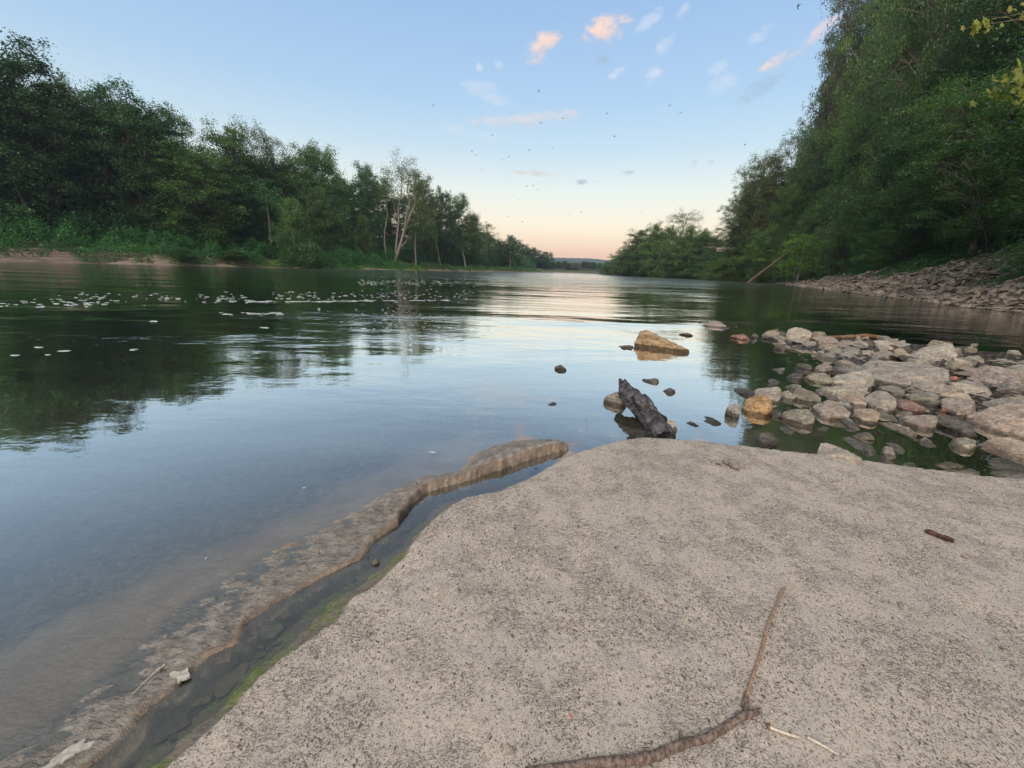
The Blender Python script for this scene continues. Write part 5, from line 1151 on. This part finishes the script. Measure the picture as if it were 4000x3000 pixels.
# stones lying in the runnel and pale patches / straw on the drowned ledge
for pts, mat, lab in [([(1565, 375), (1600, 335), (1690, 305), (1770, 305), (1790, 345), (1690, 430), (1600, 430)], 'tan', 'oval tan stone under water in the runnel, upper of the large ones'),
                      ([(1175, 880), (1200, 820), (1290, 740), (1440, 630), (1500, 640), (1440, 760), (1290, 920), (1210, 950)], 'pink', 'long reddish tan stone under water in the runnel'),
                      ([(670, 1290), (700, 1210), (800, 1130), (960, 1120), (985, 1160), (840, 1220), (750, 1310), (680, 1350)], 'olive', 'long olive stone under water at the near end of the runnel'),
                      ([(980, 1030), (1040, 940), (1180, 910), (1150, 980), (1060, 1010)], 'olive', 'triangular grey green stone under water beside the long reddish one'),
                      ([(1530, 600), (1560, 545), (1640, 540), (1630, 570), (1560, 605)], 'tan', 'small flat tan chip under water below the oval tan stone'),
                      ([(1560, 500), (1590, 475), (1625, 500), (1600, 525)], 'tan', 'tiny square tan chip in the runnel, left of a similar one'), ([(1625, 520), (1640, 490), (1670, 505), (1655, 530)], 'tan', 'tiny square tan chip in the runnel, right of a similar one'),
                      ([(1720, 250), (1790, 195), (1850, 190), (1860, 230), (1800, 260)], 'red', 'brown stone with a white glint in the upper part of the near runnel')]:
    P = [(300 + a * .45208, 2300 + b * .45208) for a, b in pts]; q = on_z(sum(p[0] for p in P) / len(P), sum(p[1] for p in P) / len(P), -.03)
    V = [Vector(on_z(a, b, -.007)) for a, b in P] + [Vector(on_z(a, b, -.055)) for a, b in P]; ctr = sum(V, Vector()) / len(V); V = [v - ctr for v in V]; sz = max((a - b).length for a in V for b in V)
    for v in list(V)[:len(P)]: V.append(v * .6 + Vector((0, 0, .003)))
    o = link('stone', hull_mesh('stone', V, sz, 3.0, 24, .02, .01), RM[mat]); o.location = ctr; tag(o, lab, 'stone')
for pts, mat, lab in [([(1480, 395), (1505, 372), (1545, 378), (1558, 400), (1540, 415), (1495, 412)], 'dark', 'crumbly brown stone standing in the upper runnel'), ([(1540, 355), (1560, 348), (1572, 362), (1552, 368)], 'dark', 'tiny dark stone behind the crumbly brown one in the upper runnel'),
                      ([(430, 1020), (450, 985), (475, 990), (482, 1030), (465, 1060), (440, 1050)], 'tan', 'pale pointed stone breaking the water of the runnel'), ([(575, 820), (600, 790), (670, 780), (685, 800), (620, 825)], 'grey', 'flat stone at the bend of the runnel under the ledge'),
                      ([(285, 1140), (300, 1115), (325, 1120), (318, 1150)], 'tan', 'small pale stone low in the middle runnel'), ([(370, 985), (380, 955), (410, 955), (420, 980), (395, 1000)], 'red', 'brown stone tucked under the ledge above the pale pointed one')]:
    traced_rock(pts, mat, lab, cat='stone', name='stone', zb=-.02, s=.5877, ox=1200, oy=1600, T=.9)
lime = plain('pale_crust', (.30, .27, .23), (.46, .42, .36), 60, .8, .004)
def patch(name, pts, z, lab, cat):
    V = [on_z(a, b, z) for a, b in pts]; c = sum(V, Vector()) / len(V)
    ring = []
    n = 48
    for i in range(n):
        t = i / n * len(V); a = V[int(t)]; b = V[(int(t) + 1) % len(V)]; p = a.lerp(b, t % 1); d = p - c; ring.append(c + d * (1 + .34 * float(noise2(np.array([p.x]), np.array([p.y]), 60)[0])))
    me = bpy.data.meshes.new(name); vs = [p - c + Vector((0, 0, -.004)) for p in ring] + [(p - c) * .9 + Vector((0, 0, .002)) for p in ring] + [Vector((0, 0, .003))]
    F = [(i, (i + 1) % n, n + (i + 1) % n, n + i) for i in range(n)] + [(n + i, n + (i + 1) % n, 2 * n) for i in range(n)]
    me.from_pydata([tuple(v) for v in vs], [], F); o = link(name, me, lime); o.location = c; tag(o, lab, cat)
r3 = lambda L: [(300 + a * .45208, 2300 + b * .45208) for a, b in L]
def topz(L): c = on_z(sum(p[0] for p in L) / len(L), sum(p[1] for p in L) / len(L), .02); return gz(c.x, c.y) + .004
L1 = r3([(790, 760), (840, 710), (900, 715), (955, 680), (985, 710), (975, 765), (910, 790), (880, 810), (870, 770)]); patch('crust_patch', L1, topz(L1), 'white flaky crust patch on the ledge beside the runnel', 'crust')
L2 = r3([(-330, 1570), (-200, 1460), (-60, 1360), (60, 1300), (160, 1310), (120, 1370), (0, 1420), (-150, 1520), (-280, 1600)]); patch('crust_patch', L2, topz(L2), 'long white crust patch in the bottom left corner', 'crust')
q = r3([(470, 925), (540, 850), (620, 770), (700, 700), (755, 660)]); st = noisy_tube('straw', [tuple(on_z(*p, topz([p]) + .002)) for p in q], [.0016, .002, .0024, .003, .005], straw, 6, .03, 2, 40, flat=.6); tag(st, 'single pale straw lying on the drowned ledge', 'straw')
# foam
fm, ft = new_mat('foam'); fn = NT(ft); fo = fn.noise(fn.n('ShaderNodeTexCoord').outputs['Object'], 14, 4, .6)
fn.out(fn.pbr(fn.mix(fn.rng(fo, .35, .65), (.24, .27, .26), (.46, .48, .47)), .7, fn.bump(fo, .02, .8), .2))
def foam_geo(rg, r, el=1.0, n=18):
    a = np.arange(n) * 2 * math.pi / n; k = 1 + .25 * np.sin(a * 2 + rg.uniform(0, 6)) + .14 * np.sin(a * 3 + rg.uniform(0, 6)) + rg.normal(size=n) * .06
    x = np.cos(a) * r * k * el; y = np.sin(a) * r * k; V = np.concatenate([np.stack([x, y, a * 0 - .003], 1), np.stack([x * .8, y * .8, a * 0 + .01 + r * .03], 1), [[0, 0, .014 + r * .04]]])
    F = [(i, (i + 1) % n, n + (i + 1) % n, n + i) for i in range(n)] + [(n + i, n + (i + 1) % n, 2 * n, 2 * n) for i in range(n)]; return V, F
rg = np.random.RandomState(12)
for px, py, r, lab in [(60, 1388, .030, 'foam fleck on dark water at the left border'), (150, 1357, .038, 'foam fleck second from the left border on dark water'), (253, 1371, .045, 'largest white foam fleck on the dark water at left'), (188, 1386, .020, 'tiny foam fleck below the largest one at left'), (522, 1366, .042, 'lone oval foam fleck on dark water, right of the left group'),
                       (1690, 1765, .022, 'small white foam ring on smooth water beside the ledge'), (600, 1255, .07, 'foam fleck below the long foam drift'), (1034, 1280, .06, 'foam fleck under the middle of the foam drift'), (1420, 1283, .055, 'foam fleck below the right part of the foam drift'), (1190, 1905, .009, 'speck of white foam over the edge of the drowned shelf'), (808, 2180, .006, 'speck of white foam close to the camera over the shelf')]:
    V, F = foam_geo(rg, r, 1.6 if py < 1500 else 1.1); me = bpy.data.meshes.new('foam'); me.from_pydata([tuple(v * (1, 1, .5 if py < 1500 else .25)) for v in V], [], [f if f[2] != f[3] else f[:3] for f in F]); p = on_z(px, py, 0)
    o = link('foam', me, fm); o.location = (p.x, p.y, .001); tag(o, lab, 'foam')
VV = []; FF = []; off = 0
def addf(px, py, r, el):
    global off
    p = on_z(px, py, 0); V, F = foam_geo(rg, r, el, 12); V[:, :2] *= .11; V[:, 2] *= .3; VV.append(V + np.array([p.x, p.y, .001])); FF.extend([tuple(np.array(f if f[2] != f[3] else f[:3]) + off) for f in F]); off += len(V)
for _ in range(90): x = rg.uniform(200, 1000); addf(x, 1167 + rg.normal() * 11, rg.uniform(.12, .42), rg.uniform(1.2, 2.2))
for _ in range(40): x = rg.uniform(-200, 420); addf(x, 1190 + (-x * .015) + rg.normal() * 9, rg.uniform(.15, .40), rg.uniform(1.5, 2.6))
for _ in range(140): x = rg.uniform(1060, 1850); addf(x, 1156 + rg.normal() * 11, rg.uniform(.12, .45), rg.uniform(1.2, 2.2))
for _ in range(80): x = rg.uniform(970, 1760); addf(x, 1179 - (x - 970) * .008 + rg.normal() * 1.2, rg.uniform(.12, .4), rg.uniform(2.5, 5))
for _ in range(40): x = rg.uniform(860, 1120); addf(x, 1225 + rg.normal() * 3, rg.uniform(.1, .25), rg.uniform(2, 4))
for _ in range(160): x = rg.normal(1620, 130); addf(x, 1255 + rg.normal() * 32, rg.uniform(.05, .2), rg.uniform(1, 2.2))
for _ in range(200): x = rg.uniform(1400, 2000); addf(x, 1102 + rg.normal() * 7, rg.uniform(.15, .5), rg.uniform(1.5, 3))
me = bpy.data.meshes.new('foam_drift'); me.from_pydata(np.concatenate(VV).tolist(), [], FF); tag(link('foam_drift', me, fm), 'long drift of countless small white foam flecks across the dark water', 'foam', kind='stuff')
# birds (swallows hunting over the river)
def bird_mesh(flap):
    rings = [(-.10, .004), (-.07, .012), (-.02, .02), (.03, .022), (.065, .016), (.085, .012), (.105, .003)]
    V = []; F = []; s = 6
    for y, r in rings: V += [(math.cos(i * math.pi / 3) * r, y, math.sin(i * math.pi / 3) * r * .85) for i in range(s)]
    for k in range(len(rings) - 1): F += [(k * s + i, k * s + (i + 1) % s, (k + 1) * s + (i + 1) % s, (k + 1) * s + i) for i in range(s)]
    for sd in (-1, 1):
        b = len(V); z = flap
        V += [(sd * .01, .045, .012), (sd * .01, -.01, .012), (sd * .085, .06, .012 + z * .06), (sd * .08, .015, .010 + z * .06), (sd * .19, -.01, .012 + z * .11), (sd * .01, .02, .004), (sd * .08, .035, z * .06)]
        F += [(b, b + 2, b + 3, b + 1), (b + 2, b + 4, b + 3), (b + 5, b + 1, b + 3, b + 6), (b + 5, b + 6, b + 2, b), (b + 6, b + 3, b + 4), (b + 6, b + 4, b + 2)]
        V += [(sd * .004, -.09, 0), (sd * .028, -.15, 0), (sd * .001, -.115, .003)]; c = len(V); F += [(c - 3, c - 2, c - 1)]
    me = bpy.data.meshes.new('bird'); me.from_pydata(V, [], F); return me
BM = [bird_mesh(f) for f in (1.0, .2, -.6)]; bmt = plain('bird_feather', (.035, .035, .045), (.06, .06, .07)); [m.materials.append(bmt) for m in BM]
rr = random.Random(8)
for px, py, dd_ in [(1693, 412, 34), (2105, 358, 36), (2112, 480, 34), (2200, 462, 30), (2371, 444, 32), (2400, 534, 30), (2616, 411, 34), (2659, 440, 40), (1923, 531, 34), (2069, 585, 34), (1843, 592, 40), (1857, 604, 40), (1965, 624, 38), (1988, 611, 40), (1883, 663, 44), (2911, 564, 36), (3120, 22, 30), (2160, 580, 46), (2337, 709, 48), (2084, 726, 40), (2099, 741, 44), (2029, 780, 50), (1985, 848, 46), (2041, 866, 50), (2208, 836, 48), (2226, 841, 50), (2270, 829, 52), (2504, 832, 48), (2322, 886, 54), (2199, 982, 58), (2288, 974, 60), (2057, 727, 42)]:
    v = ray(px, py); p = Vector((0, 0, CAMH)) + v * (dd_ * 1.05); o = bpy.data.objects.new('bird', BM[rr.randrange(3)]); C.objects.link(o); o.location = p; k = rr.uniform(.75, 1.05); o.scale = (k, k, k)
    o.rotation_euler = (rr.uniform(-.4, .4), rr.uniform(-.5, .5), rr.uniform(0, 6.28)); tag(o, 'small dark bird in flight high over the river', 'bird', 'small dark birds flying over the river')
# near boughs of a tree standing outside on the right, reaching into the corner
def bough_tree():
    rg = np.random.RandomState(5); bx, by = 13.5, 6.2; r = empty('maple_tree', (bx, by, .2)); tag(r, 'yellow green leafy boughs of a near tree reaching in from the right border', 'tree')
    k = np.linspace(0, 1, 6); tr = np.stack([k * .4, k * .3, k * 9.5], 1); paths = [(tr, np.linspace(.16, .05, 6))]; cl = []
    for (px, py, Yy, s, n) in [(3930, 330, 6.6, .10, 16), (3975, 300, 6.5, .12, 18), (4020, 350, 6.5, .2, 36), (3975, 370, 6.5, .1, 10), (3830, 100, 9.0, .10, 10), (3900, 70, 9.0, .16, 16), (4010, 30, 9, .25, 24)]:
        q = at_y(px, py, Yy); q = np.array([q.x - bx, q.y - by, q.z - .2]); h = max(q[2] - .6, 2); st = np.array([.3, .2, min(h, 9.3)]); m = (st + q) / 2 + np.array([0, 0, .3]); paths.append((np.array([st, m, q]), [.03, .016, .005]))
        cl.append(q + rg.normal(size=(n, 3)) * s * np.array([1, 1, .6]))
    V, F = tubes(paths, 6); link('trunk', mesh_np('trunk', V, F), BKM['bark'], r)
    # lobed leaves: five pointed outline
    ctr = np.concatenate(cl); VV = []; FF = []
    for i, c in enumerate(ctr):
        a = rg.uniform(0, 6.28); tilt = rg.normal(size=2) * .5; L = rg.uniform(.04, .065); base = len(VV)
        for j in range(10):
            t = a + j * math.pi / 5; rad_ = L * (1.0 if j % 2 == 0 else .55); x, y = math.cos(t) * rad_, math.sin(t) * rad_; VV.append((c[0] + x, c[1] + y * math.cos(.9) , c[2] + x * tilt[0] + y * (tilt[1] + .8)))
        VV.append((c[0], c[1], c[2] + .012)); FF += [(base + j, base + (j + 1) % 10, base + 10) for j in range(10)]
    me = mesh_np('crown', VV, FF, False); fattr(me, 'leaf', np.repeat(rg.uniform(0, 1, len(ctr)), 10), 'FACE'); link('crown', me, LM['yellow'], r)
bough_tree()
# ---------------------------------------------------------------- evening haze
def haze():
    x0, x1, y0, y1, z0, z1 = -700, 1000, -60, 2060, -3.8, 95
    V = [(x, y, z) for x in (x0, x1) for y in (y0, y1) for z in (z0, z1)]; F = [(0, 1, 3, 2), (4, 6, 7, 5), (0, 4, 5, 1), (2, 3, 7, 6), (0, 2, 6, 4), (1, 5, 7, 3)]
    me = bpy.data.meshes.new('haze'); me.from_pydata(V, [], F); m, t = new_mat('haze'); v = t.nodes.new('ShaderNodeVolumePrincipled'); v.inputs['Color'].default_value = (.62, .76, .98, 1); v.inputs['Density'].default_value = .00020; v.inputs['Anisotropy'].default_value = .2
    o = t.nodes.new('ShaderNodeOutputMaterial'); t.links.new(v.outputs[0], o.inputs['Volume']); tag(link('haze', me, m), 'thin evening haze over the river', 'haze', kind='stuff')
haze()
